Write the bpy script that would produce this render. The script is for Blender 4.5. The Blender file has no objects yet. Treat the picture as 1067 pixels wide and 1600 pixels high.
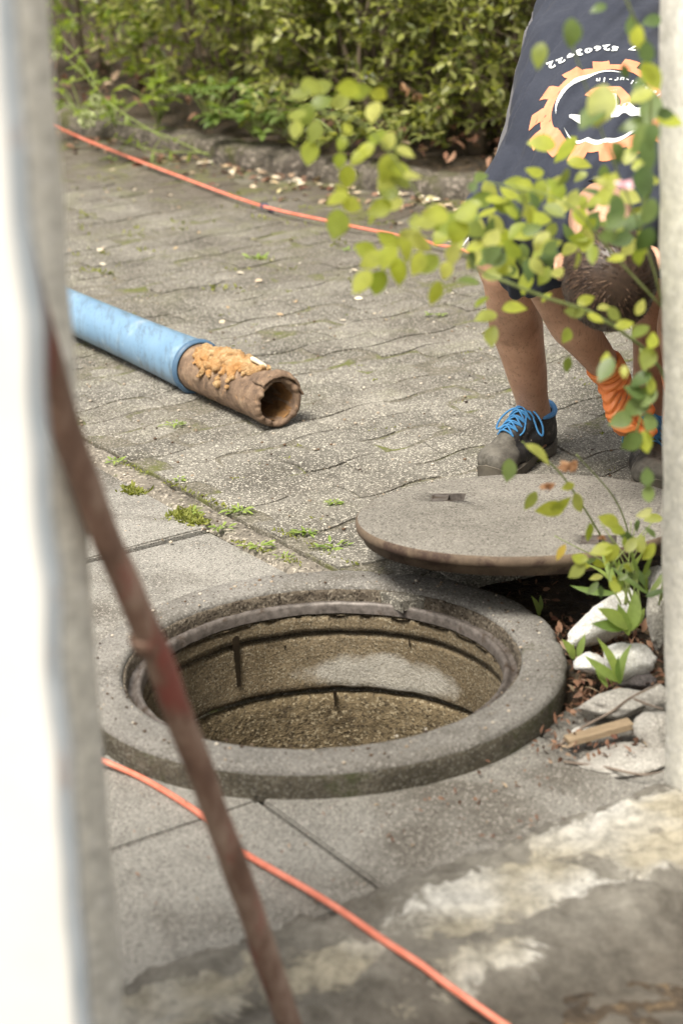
import bpy, bmesh, math, random
import numpy as np
from mathutils import Vector, Matrix, noise
from mathutils.bvhtree import BVHTree

random.seed(7); rng = np.random.default_rng(7)
S = bpy.context.scene
C = S.collection
R = math.radians

# ------------------------------------------------------------------ camera, sky, sun, exposure
F_PX, PITCH, ROLL, HC = 3500.0, R(20.0), R(2.8), 1.6
_f = Vector((0, math.cos(PITCH), -math.sin(PITCH)))
_r0 = Vector((1, 0, 0)); _u0 = Vector((0, math.sin(PITCH), math.cos(PITCH)))
_r = _r0*math.cos(ROLL) - _u0*math.sin(ROLL)
_u = _u0*math.cos(ROLL) + _r0*math.sin(ROLL)
CAM = Vector((0, 0, HC))
cd = bpy.data.cameras.new('camera'); cam = bpy.data.objects.new('camera', cd); C.objects.link(cam)
cam.matrix_world = Matrix.Translation(CAM) @ Matrix((_r, _u, -_f)).transposed().to_4x4()
cd.sensor_fit = 'VERTICAL'; cd.sensor_height = 36; cd.sensor_width = 24
cd.lens = F_PX/1600*36; cd.clip_start = 0.05; cd.clip_end = 2000
cd.dof.use_dof = True; cd.dof.focus_distance = 4.72; cd.dof.aperture_fstop = 3.5; cd.dof.aperture_blades = 9
S.camera = cam

def ray(px, py): return _f + _r*((px-533.5)/F_PX) + _u*((800-py)/F_PX)
def at_z(px, py, z=0.0):
    d = ray(px, py); return CAM + d*((z-HC)/d.z)
def at_y(px, py, y):
    d = ray(px, py); return CAM + d*(y/d.y)

SUN_EL, SUN_AZ = R(60), R(-150)          # azimuth measured from +Y (into the picture) towards +X
w = bpy.data.worlds.new('World'); S.world = w; w.use_nodes = True
nt = w.node_tree; nt.nodes.clear()
sky = nt.nodes.new('ShaderNodeTexSky'); sky.sky_type = 'NISHITA'; sky.sun_disc = False
sky.sun_elevation = SUN_EL; sky.sun_rotation = SUN_AZ; sky.dust_density = 4.0; sky.air_density = 1.0; sky.ozone_density = 0.6
bg = nt.nodes.new('ShaderNodeBackground'); bg.inputs[1].default_value = 0.09
wo = nt.nodes.new('ShaderNodeOutputWorld')
hs = nt.nodes.new('ShaderNodeHueSaturation'); hs.inputs['Saturation'].default_value = .22; nt.links.new(sky.outputs[0], hs.inputs['Color'])
tn = nt.nodes.new('ShaderNodeMix'); tn.data_type = 'RGBA'; tn.blend_type = 'MULTIPLY'; tn.inputs[0].default_value = 1; tn.inputs[7].default_value = (1.04, 1.0, .93, 1)
nt.links.new(hs.outputs[0], tn.inputs[6]); nt.links.new(tn.outputs[2], bg.inputs[0]); nt.links.new(bg.outputs[0], wo.inputs[0])
sl = bpy.data.lights.new('sun', 'SUN'); sl.energy = 3.0; sl.angle = R(22); sl.color = (1.0, 0.94, 0.83)
so = bpy.data.objects.new('sun', sl); C.objects.link(so)
sdir = Vector((math.sin(SUN_AZ)*math.cos(SUN_EL), math.cos(SUN_AZ)*math.cos(SUN_EL), math.sin(SUN_EL)))
so.rotation_euler = sdir.to_track_quat('Z', 'Y').to_euler()
S.view_settings.view_transform = 'Standard'; S.view_settings.look = 'None'
S.view_settings.exposure = 1.16; S.view_settings.gamma = 1
S.render.engine = 'CYCLES'
S.cycles.use_denoising = True
S.cycles.max_bounces = 6; S.cycles.transparent_max_bounces = 8

# ------------------------------------------------------------------ materials
def new_mat(name):
    m = bpy.data.materials.new(name); m.use_nodes = True
    nt = m.node_tree; b = nt.nodes['Principled BSDF']
    return m, nt, b
def nd(nt, t, **kw):
    n = nt.nodes.new(t)
    for k, v in kw.items(): setattr(n, k, v)
    return n
def lk(nt, a, b): nt.links.new(a, b)
def coords(nt, stretch=(1, 1, 1), rot=(0, 0, 0)):
    tc = nd(nt, 'ShaderNodeTexCoord'); mp = nd(nt, 'ShaderNodeMapping')
    mp.inputs['Scale'].default_value = stretch; mp.inputs['Rotation'].default_value = rot
    lk(nt, tc.outputs['Object'], mp.inputs[0]); return mp.outputs[0]
def noi(nt, v, scale, detail=4, rough=.6, dist=0.0):
    n = nd(nt, 'ShaderNodeTexNoise'); n.inputs['Scale'].default_value = scale
    n.inputs['Detail'].default_value = detail; n.inputs['Roughness'].default_value = rough
    n.inputs['Distortion'].default_value = dist
    lk(nt, v, n.inputs['Vector']); return n.outputs['Fac']
def ramp(nt, fac, stops):
    r = nd(nt, 'ShaderNodeValToRGB'); e = r.color_ramp.elements
    while len(e) < len(stops): e.new(.5)
    for i, (p, c) in enumerate(stops):
        e[i].position = p; e[i].color = (c[0], c[1], c[2], 1) if not isinstance(c, (int, float)) else (c, c, c, 1)
    lk(nt, fac, r.inputs[0]); return r.outputs[0]
def mix(nt, fac, a, b, mode='MIX'):
    n = nd(nt, 'ShaderNodeMix', data_type='RGBA', blend_type=mode)
    if isinstance(fac, (int, float)): n.inputs[0].default_value = fac
    else: lk(nt, fac, n.inputs[0])
    for i, s in ((6, a), (7, b)):
        if isinstance(s, tuple): n.inputs[i].default_value = (s[0], s[1], s[2], 1)
        else: lk(nt, s, n.inputs[i])
    return n.outputs[2]
def bump(nt, b, h, strength=.4, dist=.01):
    n = nd(nt, 'ShaderNodeBump'); n.inputs['Strength'].default_value = strength
    n.inputs['Distance'].default_value = dist
    lk(nt, h, n.inputs['Height']); lk(nt, n.outputs[0], b.inputs['Normal'])
def addv(nt, a, b, ka=1.0, kb=1.0):
    m1 = nd(nt, 'ShaderNodeMath', operation='MULTIPLY'); m1.inputs[1].default_value = ka; lk(nt, a, m1.inputs[0])
    m2 = nd(nt, 'ShaderNodeMath', operation='MULTIPLY_ADD'); m2.inputs[1].default_value = kb; lk(nt, b, m2.inputs[0]); lk(nt, m1.outputs[0], m2.inputs[2])
    return m2.outputs[0]

def stone(name, c1, c2, blotch=3.0, grain=260.0, speck=(.34, .31, .27), pit=(.05, .043, .036), rough=.9,
          moss=None, moss_amt=.62, stain=None, stain_sc=1.2, stain_lo=.5, bmp=.5, speck_at=.78, island=0.0, bd=.004, dirt=False, patch=False):
    m, nt, b = new_mat(name); v = coords(nt)
    base = ramp(nt, noi(nt, v, blotch, 6, .65), [(.32, c1), (.68, c2)])
    if stain: base = mix(nt, ramp(nt, noi(nt, v, stain_sc, 5, .6, .4), [(stain_lo, 0.0), (stain_lo+.14, 1.0)]), base, stain)
    if island:
        g = nd(nt, 'ShaderNodeNewGeometry'); k = ramp(nt, g.outputs['Random Per Island'], [(0, 1-island), (1, 1+island)])
        base = mix(nt, 1.0, base, k, 'MULTIPLY')
    vo = nd(nt, 'ShaderNodeTexVoronoi'); vo.inputs['Scale'].default_value = grain; lk(nt, v, vo.inputs['Vector'])
    sep = nd(nt, 'ShaderNodeSeparateColor'); lk(nt, vo.outputs['Color'], sep.inputs[0])
    base = mix(nt, ramp(nt, sep.outputs[0], [(speck_at, 0.0), (speck_at+.1, .8)]), base, speck)
    base = mix(nt, ramp(nt, sep.outputs[1], [(.80, 0.0), (.88, .75)]), base, pit)
    fine = noi(nt, v, grain*.45, 3, .7)
    base = mix(nt, .5, base, ramp(nt, fine, [(.25, .45), (.75, 1.5)]), 'MULTIPLY')
    fine_ = ramp(nt, fine, [(.25, .1), (.75, .6)])
    if moss:
        base = mix(nt, ramp(nt, noi(nt, v, 4.5, 7, .75, .2), [(moss_amt, 0.0), (moss_amt+.09, .85)]), base, moss)
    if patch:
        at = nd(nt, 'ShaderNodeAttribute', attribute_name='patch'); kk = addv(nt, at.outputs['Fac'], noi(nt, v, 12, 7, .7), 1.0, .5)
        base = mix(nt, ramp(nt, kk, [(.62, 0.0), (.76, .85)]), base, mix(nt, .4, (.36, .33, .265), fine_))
    if dirt:
        at = nd(nt, 'ShaderNodeAttribute', attribute_name='dirt')
        kk = addv(nt, at.outputs['Fac'], noi(nt, v, 2.4, 7, .7), 1.0, .9)
        base = mix(nt, ramp(nt, kk, [(.45, 0.0), (1.15, .85)]), base, mix(nt, ramp(nt, noi(nt, v, 6, 6, .7), [(.5, 0.0), (.6, 1.0)]), (.075, .06, .045), (.10, .10, .03)))
    lk(nt, base, b.inputs['Base Color']); b.inputs['Roughness'].default_value = rough
    b.inputs['Specular IOR Level'].default_value = .3
    bump(nt, b, addv(nt, fine, sep.outputs[0], 1.0, .6), bmp, bd)
    return m

def simple(name, c1, c2=None, scale=20, rough=.6, metal=0, bmp=0.0, stretch=(1, 1, 1), spec=.4, sc2=None, c3=None, at=.55, bd=.002, detail=6):
    m, nt, b = new_mat(name); v = coords(nt, stretch); c2 = c2 or c1
    n = noi(nt, v, scale, detail, .65)
    col = ramp(nt, n, [(.3, c1), (.7, c2)])
    if c3: col = mix(nt, ramp(nt, noi(nt, v, sc2 or scale*.3, 6, .7), [(at, 0.0), (at+.1, 1.0)]), col, c3)
    lk(nt, col, b.inputs['Base Color']); b.inputs['Roughness'].default_value = rough
    b.inputs['Metallic'].default_value = metal; b.inputs['Specular IOR Level'].default_value = spec
    if bmp: bump(nt, b, n, bmp, bd)
    return m

def leafmat(name, cols, trans=.35, rough=.45, tcol=None, spec=.4):
    m, nt, b = new_mat(name)
    g = nd(nt, 'ShaderNodeNewGeometry')
    n = len(cols); col = ramp(nt, g.outputs['Random Per Island'], [(i/(n-1) if n > 1 else 0, c) for i, c in enumerate(cols)])
    v = coords(nt); col = mix(nt, .35, col, ramp(nt, noi(nt, v, 60, 3), [(.3, .6), (.7, 1.4)]), 'MULTIPLY')
    lk(nt, col, b.inputs['Base Color']); b.inputs['Roughness'].default_value = rough; b.inputs['Specular IOR Level'].default_value = spec
    t = nd(nt, 'ShaderNodeBsdfTranslucent')
    tc = mix(nt, 1.0, col, tcol or (1.5, 1.55, .55), 'MULTIPLY'); lk(nt, tc, t.inputs[0])
    ms = nd(nt, 'ShaderNodeMixShader'); ms.inputs[0].default_value = trans
    lk(nt, b.outputs[0], ms.inputs[1]); lk(nt, t.outputs[0], ms.inputs[2])
    lk(nt, ms.outputs[0], nt.nodes['Material Output'].inputs[0])
    return m

M = {}
M['paver'] = stone('paver_concrete', (.09, .083, .070), (.25, .236, .205), blotch=4.2, grain=330, speck=(.55, .52, .45), moss=(.10, .105, .035), moss_amt=.66, stain=(.105, .097, .080), stain_sc=1.1, stain_lo=.53, island=.13, bmp=.7, dirt=True)
M['joint'] = stone('joint_sand', (.10, .092, .07), (.17, .155, .12), blotch=20, grain=300, moss=(.11, .12, .03), moss_amt=.52, bmp=.8)
M['slab'] = stone('slab_concrete', (.19, .182, .165), (.275, .265, .242), blotch=4.5, grain=420, speck=(.44, .41, .37), speck_at=.85, stain=(.115, .105, .09), stain_sc=2.6, stain_lo=.50, island=.05, bmp=.35)
M['edging'] = stone('edging_concrete', (.13, .115, .094), (.23, .205, .17), blotch=7, grain=200, speck=(.4, .36, .3), moss=(.12, .14, .04), moss_amt=.58, bmp=.9)
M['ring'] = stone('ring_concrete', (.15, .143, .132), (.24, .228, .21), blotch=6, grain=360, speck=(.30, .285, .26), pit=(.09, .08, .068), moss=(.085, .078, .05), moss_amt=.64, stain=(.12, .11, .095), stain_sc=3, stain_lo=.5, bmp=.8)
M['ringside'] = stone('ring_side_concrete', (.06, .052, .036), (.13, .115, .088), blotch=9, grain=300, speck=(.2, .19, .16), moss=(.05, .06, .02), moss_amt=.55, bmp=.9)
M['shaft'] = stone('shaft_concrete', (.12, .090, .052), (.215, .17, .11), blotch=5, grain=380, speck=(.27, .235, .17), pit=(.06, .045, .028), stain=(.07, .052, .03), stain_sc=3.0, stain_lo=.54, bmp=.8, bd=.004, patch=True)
M['shaftlow'] = stone('shaft_rough_concrete', (.085, .063, .035), (.175, .135, .08), blotch=12, grain=210, speck=(.27, .225, .15), pit=(.05, .038, .024), bmp=1.0, bd=.006)
M['iron'] = simple('rusted_rim_iron', (.05, .042, .037), (.17, .148, .135), 70, .5, .2, .5, c3=(.05, .033, .022), sc2=25, at=.55)
M['recess'] = stone('recess_dirt', (.055, .042, .030), (.15, .125, .095), blotch=30, grain=260, speck=(.22, .19, .15), pit=(.02, .014, .01), bmp=1.2, bd=.006)
M['lid'] = stone('lid_concrete', (.145, .135, .117), (.235, .22, .195), blotch=5, grain=340, speck=(.31, .29, .255), speck_at=.80, stain=(.14, .122, .10), stain_sc=2.2, stain_lo=.54, bmp=.6)
M['lidside'] = simple('lid_rim_rust', (.075, .052, .036), (.15, .11, .075), 30, .75, .1, .6, (1, 1, 1), c3=(.05, .03, .022), sc2=12, at=.5)
M['kerb'] = stone('kerb_stone', (.045, .038, .028), (.135, .118, .095), blotch=5, grain=90, speck=(.22, .19, .16), moss=(.06, .062, .018), moss_amt=.52, stain=(.06, .05, .04), stain_sc=4, stain_lo=.52, bmp=1, bd=.01)
M['soil'] = stone('dark_soil', (.03, .022, .015), (.075, .055, .036), blotch=9, grain=70, speck=(.12, .085, .05), bmp=1.2, bd=.02)
M['lawn'] = stone('lawn_ground', (.10, .135, .03), (.17, .2, .05), blotch=2, grain=60, speck=(.2, .24, .08), pit=(.05, .07, .02), bmp=1, bd=.02)
M['plaster'] = stone('cream_plaster', (.68, .66, .585), (.76, .74, .67), blotch=2.5, grain=120, speck=(.78, .76, .7), pit=(.66, .64, .57), rough=.95, stain=(.66, .635, .56), stain_sc=1.5, stain_lo=.6, bmp=.25)
M['white'] = simple('white_render', (.58, .575, .555), (.66, .655, .635), 5, .8, 0, .2, c3=(.50, .49, .465), sc2=3.5, at=.66)
M['rearbounce'] = stone('pale_bounce_concrete', (.42, .40, .36), (.52, .50, .45), blotch=1, grain=60)
M['bluegrey'] = simple('edge_shade_and_stain', (.26, .30, .34), (.42, .45, .48), 12, .8, c3=(.30, .17, .10), sc2=5, at=.58)

def thresh_mat():
    m, nt, b = new_mat('rough_threshold'); v = coords(nt)
    base = ramp(nt, noi(nt, v, 9, 9, .78), [(.36, (.12, .107, .087)), (.5, (.22, .202, .172)), (.64, (.34, .318, .275))])
    tc = nd(nt, 'ShaderNodeAttribute', attribute_name='crust'); 
    n = noi(nt, v, 15, 9, .82, .5)
    k = addv(nt, tc.outputs['Fac'], n, 1.0, 1.6)
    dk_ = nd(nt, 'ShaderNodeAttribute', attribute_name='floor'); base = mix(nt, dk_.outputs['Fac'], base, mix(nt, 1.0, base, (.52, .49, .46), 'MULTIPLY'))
    crust = ramp(nt, noi(nt, v, 3.2, 3, .5), [(.42, (.50, .45, .345)), (.56, (.78, .76, .71))])
    crust = mix(nt, .6, crust, ramp(nt, noi(nt, v, 45, 8, .8), [(.38, .28), (.58, 1.2)]), 'MULTIPLY')
    base = mix(nt, ramp(nt, k, [(.3, 0.0), (.60, 0.0), (.72, .9)]), base, crust)
    lk(nt, base, b.inputs['Base Color']); b.inputs['Roughness'].default_value = .95
    bump(nt, b, addv(nt, n, noi(nt, v, 90, 6, .8), 1, .6), 1.0, .012)
    return m
M['thresh'] = thresh_mat()

# ------------------------------------------------------------------ mesh helpers
def tag(o, label=None, cat=None, group=None, kind=None):
    if label: o['label'] = label
    if cat: o['category'] = cat
    if group: o['group'] = group
    if kind: o['kind'] = kind
    return o
def thing(name, loc, label, cat, group=None):
    o = bpy.data.objects.new(name, None); C.objects.link(o); o.location = loc; o.empty_display_size = .1
    return tag(o, label, cat, group)
def loc_of(p):
    L = Vector((0, 0, 0))
    while p is not None: L = L + Vector(p.location); p = p.parent
    return L
def link(name, me, mat, parent=None, smooth=True, world=True):
    o = bpy.data.objects.new(name, me); C.objects.link(o)
    if mat is not None:
        for mm in (mat if isinstance(mat, (list, tuple)) else [mat]): me.materials.append(mm)
    if parent is not None:
        o.parent = parent
        if world: me.transform(Matrix.Translation(-loc_of(parent)))
    if smooth: me.polygons.foreach_set('use_smooth', [True]*len(me.polygons))
    me.update(); return o
def mk(name, geo, mat, parent=None, smooth=True, center=False, autos=None):
    v, f = geo
    me = bpy.data.meshes.new(name); me.from_pydata([tuple(x) for x in v], [], f)
    o = link(name, me, mat, parent, smooth)
    if center and parent is None:
        a = np.array([tuple(x) for x in v]); c = Vector(((a[:, 0].min()+a[:, 0].max())/2, (a[:, 1].min()+a[:, 1].max())/2, a[:, 2].min()))
        me.transform(Matrix.Translation(-c)); o.location = c
    if autos: me.set_sharp_from_angle(angle=R(autos))
    return o
def join(*gs):
    V, Fc = [], []
    for v, f in gs:
        n = len(V); V += [tuple(x) for x in v]; Fc += [[i+n for i in q] for q in f]
    return V, Fc
def spline(pts, n):
    P = [Vector(p) for p in pts]; out = []
    if len(P) == 2: return [P[0].lerp(P[1], i/n) for i in range(n+1)]
    Q = [P[0]*2-P[1]]+P+[P[-1]*2-P[-2]]
    m = len(P)-1
    for i in range(n+1):
        s = i/n*m; k = min(int(s), m-1); t = s-k
        a, b, c, d = Q[k:k+4]
        out.append(.5*((2*b)+(c-a)*t+(2*a-5*b+4*c-d)*t*t+(3*b-a-3*c+d)*t**3))
    return out
def splinef(vals, n):
    m = len(vals)-1; out = []
    for i in range(n+1):
        s = i/n*m; k = min(int(s), m-1); t = s-k; t = t*t*(3-2*t)*.5+t*.5
        out.append(vals[k]*(1-t)+vals[k+1]*t)
    return out
def tube(pts, rad, seg=10, caps=True, flat=None, n=None, ref=None, roundcap=False):
    """tube through pts with radii rad; flat=(fx, fy) squashes the cross-section"""
    if n: rad = splinef(list(rad) if hasattr(rad, '__len__') else [rad]*len(pts), n); pts = spline(pts, n)
    P = [Vector(p) for p in pts]
    if not hasattr(rad, '__len__'): rad = [rad]*len(P)
    rad = list(rad)
    if roundcap:
        d0 = (P[0]-P[1]).normalized(); d1 = (P[-1]-P[-2]).normalized(); r0, r1 = rad[0], rad[-1]
        A = [(P[0]+d0*r0*math.sin(a), r0*math.cos(a)) for a in (R(82), R(60), R(32))]
        B = [(P[-1]+d1*r1*math.sin(a), r1*math.cos(a)) for a in (R(32), R(60), R(82))]
        P = [a for a, _ in A]+P+[b for b, _ in B]; rad = [a for _, a in A]+rad+[b for _, b in B]
    T = [(P[min(i+1, len(P)-1)]-P[max(i-1, 0)]).normalized() for i in range(len(P))]
    u = Vector(ref) if ref else (Vector((0, 0, 1)) if abs(T[0].z) < .9 else Vector((1, 0, 0)))
    V, Fc = [], []; fx, fy = flat or (1, 1)
    for i, p in enumerate(P):
        u = (u-T[i]*u.dot(T[i])); u.normalize(); s = T[i].cross(u)
        for k in range(seg):
            a = 2*math.pi*k/seg; V.append(p+(s*math.cos(a)*fx+u*math.sin(a)*fy)*rad[i])
    for i in range(len(P)-1):
        for k in range(seg):
            k2 = (k+1) % seg; Fc.append([i*seg+k, i*seg+k2, (i+1)*seg+k2, (i+1)*seg+k])
    if caps: Fc.append(list(range(seg))[::-1]); Fc.append([len(V)-seg+k for k in range(seg)])
    return V, Fc
def ell(c, r, M3=None, nu=20, nv=12):
    V = []; Fc = []; M3 = M3 or Matrix.Identity(3); c = Vector(c)
    for i in range(nv+1):
        th = math.pi*min(max(i/nv, .004), .996)
        for k in range(nu):
            a = 2*math.pi*k/nu
            V.append(c+M3@Vector((r[0]*math.sin(th)*math.cos(a), r[1]*math.sin(th)*math.sin(a), r[2]*math.cos(th))))
    for i in range(nv):
        for k in range(nu):
            k2 = (k+1) % nu; Fc.append([i*nu+k, (i+1)*nu+k, (i+1)*nu+k2, i*nu+k2])
    Fc.append(list(range(nu))); Fc.append([nv*nu+k for k in range(nu)][::-1])
    return V, Fc
def boxg(c, half, M3=None):
    M3 = M3 or Matrix.Identity(3); c = Vector(c)
    V = [c+M3@Vector((x*half[0], y*half[1], z*half[2])) for x in (-1, 1) for y in (-1, 1) for z in (-1, 1)]
    return V, [[0, 1, 3, 2], [4, 6, 7, 5], [0, 4, 5, 1], [2, 3, 7, 6], [0, 2, 6, 4], [1, 5, 7, 3]]
def lathe(profile, c, seg=96, closed=False):
    V = []; Fc = []; n = len(profile)
    for k in range(seg):
        a = 2*math.pi*k/seg
        for r, z in profile: V.append((c[0]+r*math.cos(a), c[1]+r*math.sin(a), c[2]+z))
    for k in range(seg):
        k2 = (k+1) % seg
        for i in range(n-1+(1 if closed else 0)):
            j = (i+1) % n; Fc.append([k*n+i, k2*n+i, k2*n+j, k*n+j])
    return V, Fc
LATHE = lathe
def evalmesh(o):
    dg = bpy.context.evaluated_depsgraph_get(); dg.update()
    me = bpy.data.meshes.new_from_object(o.evaluated_get(dg), depsgraph=dg)
    return me
def fuse(geos, voxel=.006, smooth=2, bevel=None):
    """melt overlapping closed shapes into one continuous skin -> Mesh"""
    v, f = join(*geos)
    me = bpy.data.meshes.new('t'); me.from_pydata(v, [], f)
    o = bpy.data.objects.new('t', me); C.objects.link(o)
    m = o.modifiers.new('r', 'REMESH'); m.mode = 'VOXEL'; m.voxel_size = voxel
    if smooth: s = o.modifiers.new('s', 'SMOOTH'); s.iterations = smooth; s.factor = .6
    out = evalmesh(o); bpy.data.objects.remove(o); bpy.data.meshes.remove(me)
    return out
def boolean(o, cutters, op='DIFFERENCE'):
    tmp = []
    for g in cutters:
        me = bpy.data.meshes.new('c'); me.from_pydata([tuple(x) for x in g[0]], [], g[1])
        bm = bmesh.new(); bm.from_mesh(me); bmesh.ops.recalc_face_normals(bm, faces=bm.faces); bm.to_mesh(me); bm.free()
        c = bpy.data.objects.new('c', me); C.objects.link(c); tmp.append(c)
        md = o.modifiers.new('b', 'BOOLEAN'); md.operation = op; md.object = c; md.solver = 'EXACT'
    out = evalmesh(o); o.modifiers.clear()
    mats = [m for m in o.data.materials]; o.data = out
    if not out.materials:
        for m in mats: out.materials.append(m)
    for c in tmp: bpy.data.objects.remove(c)
    return o
def getco(me):
    a = np.empty(len(me.vertices)*3); me.vertices.foreach_get('co', a); return a.reshape(-1, 3)
def setco(me, a): me.vertices.foreach_set('co', a.ravel()); me.update()
def getno(me):
    a = np.empty(len(me.vertices)*3); me.vertices.foreach_get('normal', a); return a.reshape(-1, 3)
def nz(p, s, o=(0, 0, 0)): return noise.noise(Vector((p[0]*s+o[0], p[1]*s+o[1], p[2]*s+o[2])))
def fbm(p, s, oct=4, o=(0, 0, 0)): return noise.fractal(Vector((p[0]*s+o[0], p[1]*s+o[1], p[2]*s+o[2])), .9, 2.1, oct)
def displace(me, fn):
    a = getco(me); n = getno(me)
    d = np.array([fn(p, q) for p, q in zip(a, n)]); setco(me, a+n*d[:, None])

# leaves -------------------------------------------------------------
_T = [0, .2, .48, .78, 1.0]; _W = [0, .36, .5, .30, 0]
_TF = [0, .07, .18, .32, .47, .62, .76, .88, 1.0]; _WF = [0, .20, .37, .48, .5, .45, .33, .17, 0]
def leaves(items, curl=.12, fold=.25, fine=False):
    TT, WW = (_TF, _WF) if fine else (_T, _W)
    """items: list of (point, direction, normal, length, width) -> geometry, every leaf its own island"""
    if not items: return [], []
    P = np.array([tuple(i[0]) for i in items]); D = np.array([tuple(i[1]) for i in items]); N = np.array([tuple(i[2]) for i in items])
    L = np.array([i[3] for i in items])[:, None]; W = np.array([i[4] for i in items])[:, None]
    D /= np.linalg.norm(D, axis=1)[:, None]+1e-9; N = N-D*(N*D).sum(1)[:, None]; N /= np.linalg.norm(N, axis=1)[:, None]+1e-9
    X = np.cross(D, N); V = []
    cu = curl*(rng.random((len(items), 1))*2-.4); wob = .06*rng.normal(size=(len(items), 1))
    for t, ww in zip(TT, WW):
        mid = P+D*L*t-N*L*cu*t*t+(X*L*wob*math.sin(t*3.1) if fine else 0)
        if ww == 0: V.append(mid)
        else:
            V.append(mid-X*W*ww+N*W*ww*fold); V.append(mid); V.append(mid+X*W*ww+N*W*ww*fold)
    A = np.stack(V, 1)  # n x 11 x 3
    ns = len(TT)-2; f = [[0, 1, 2], [0, 2, 3]]
    for k in range(ns-1): b = 1+3*k; f += [[b, b+3, b+4, b+1], [b+1, b+4, b+5, b+2]]
    b = 1+3*(ns-1); e = b+3; f += [[b, e, b+1], [b+1, e, b+2]]; m_ = e+1
    Fc = [[i*m_+k for k in q] for i in range(len(items)) for q in f]
    return A.reshape(-1, 3), Fc
def rv(s=1.0): return Vector((rng.normal(), rng.normal(), rng.normal()))*s
def rvu():
    v = rv(); v.normalize(); return v

# ------------------------------------------------------------------ layout frame: a runs towards the camera, b to the right
O2 = Vector((-.154, 3.208)); AH = Vector((.530, -.848)); BH = Vector((.848, .530))
def ab(a, b, z=0.0):
    p = O2+AH*a+BH*b; return Vector((p.x, p.y, z))
def toab(x, y):
    v = Vector((x, y))-O2; return v.dot(AH), v.dot(BH)
RC = Vector((-.0475, 3.628)); RING_R = .43
M3AB = Matrix(((BH.x, -AH.x, 0), (BH.y, -AH.y, 0), (0, 0, 1)))

# ------------------------------------------------------------------ ground
def ground():
    radii = [.372, .42, .5, .62, .8, 1.1, 1.6, 2.4, 3.6, 5.5, 8, 12, 20, 40, 90, 250, 900]; seg = 96
    V = []; Fc = []
    for r in radii:
        for k in range(seg):
            a = 2*math.pi*k/seg; V.append((RC.x+r*math.cos(a), RC.y+r*math.sin(a), -.085+(.0 if r < 3 else 0)))
    for i in range(len(radii)-1):
        for k in range(seg):
            k2 = (k+1) % seg; Fc.append([i*seg+k, i*seg+k2, (i+1)*seg+k2, (i+1)*seg+k])
    tag(mk('ground', (V, Fc), M['soil'], smooth=True), kind='structure')
ground()

tag(mk('bounce_plane', boxg(ab(7.9, 0, -.10), (9, 4.9, .022), M3AB), M['rearbounce'], smooth=False), kind='structure')  # unseen pale plane behind the camera, added to bounce sun forward
KL = [Vector((-4.2, 12.6, 0)), Vector((-2.4, 10.75, 0)), Vector((-1.079, 9.13, 0)), Vector((-.249, 8.07, 0)), Vector((.528, 7.29, 0)), Vector((1.6, 6.35, 0)), Vector((3.4, 5.0, 0))]
KLs = spline(KL, 60)
def kerb_y(x):
    for p, q in zip(KLs[:-1], KLs[1:]):
        if p.x <= x <= q.x: return p.y+(q.y-p.y)*(x-p.x)/(q.x-p.x)
    return KLs[0].y if x < KLs[0].x else KLs[-1].y

def fill_poly(name, pts, z, mat, thick=None, kind='structure', sub=0):
    me = bpy.data.meshes.new(name); bm = bmesh.new()
    vs = [bm.verts.new((p[0], p[1], z)) for p in pts]; f = bm.faces.new(vs)
    if f.normal.z < 0: f.normal_flip()
    if thick:
        r = bmesh.ops.extrude_face_region(bm, geom=[f]); 
        for v in r['geom']:
            if isinstance(v, bmesh.types.BMVert): v.co.z -= thick
    bmesh.ops.recalc_face_normals(bm, faces=bm.faces); bm.to_mesh(me); bm.free()
    return tag(link(name, me, mat, smooth=False), kind=kind)

# yard bed (joint sand) under the pavers
yard = [ab(-9, .578), ab(-.58, .578), ab(-.58, 3.2)]
yard_poly = [tuple(p[:2]) for p in yard]+[(p.x-.02, p.y-.02) for p in reversed(KLs)]
fill_poly('yard_bed', yard_poly, -.0034, M['joint'], thick=.07)

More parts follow.
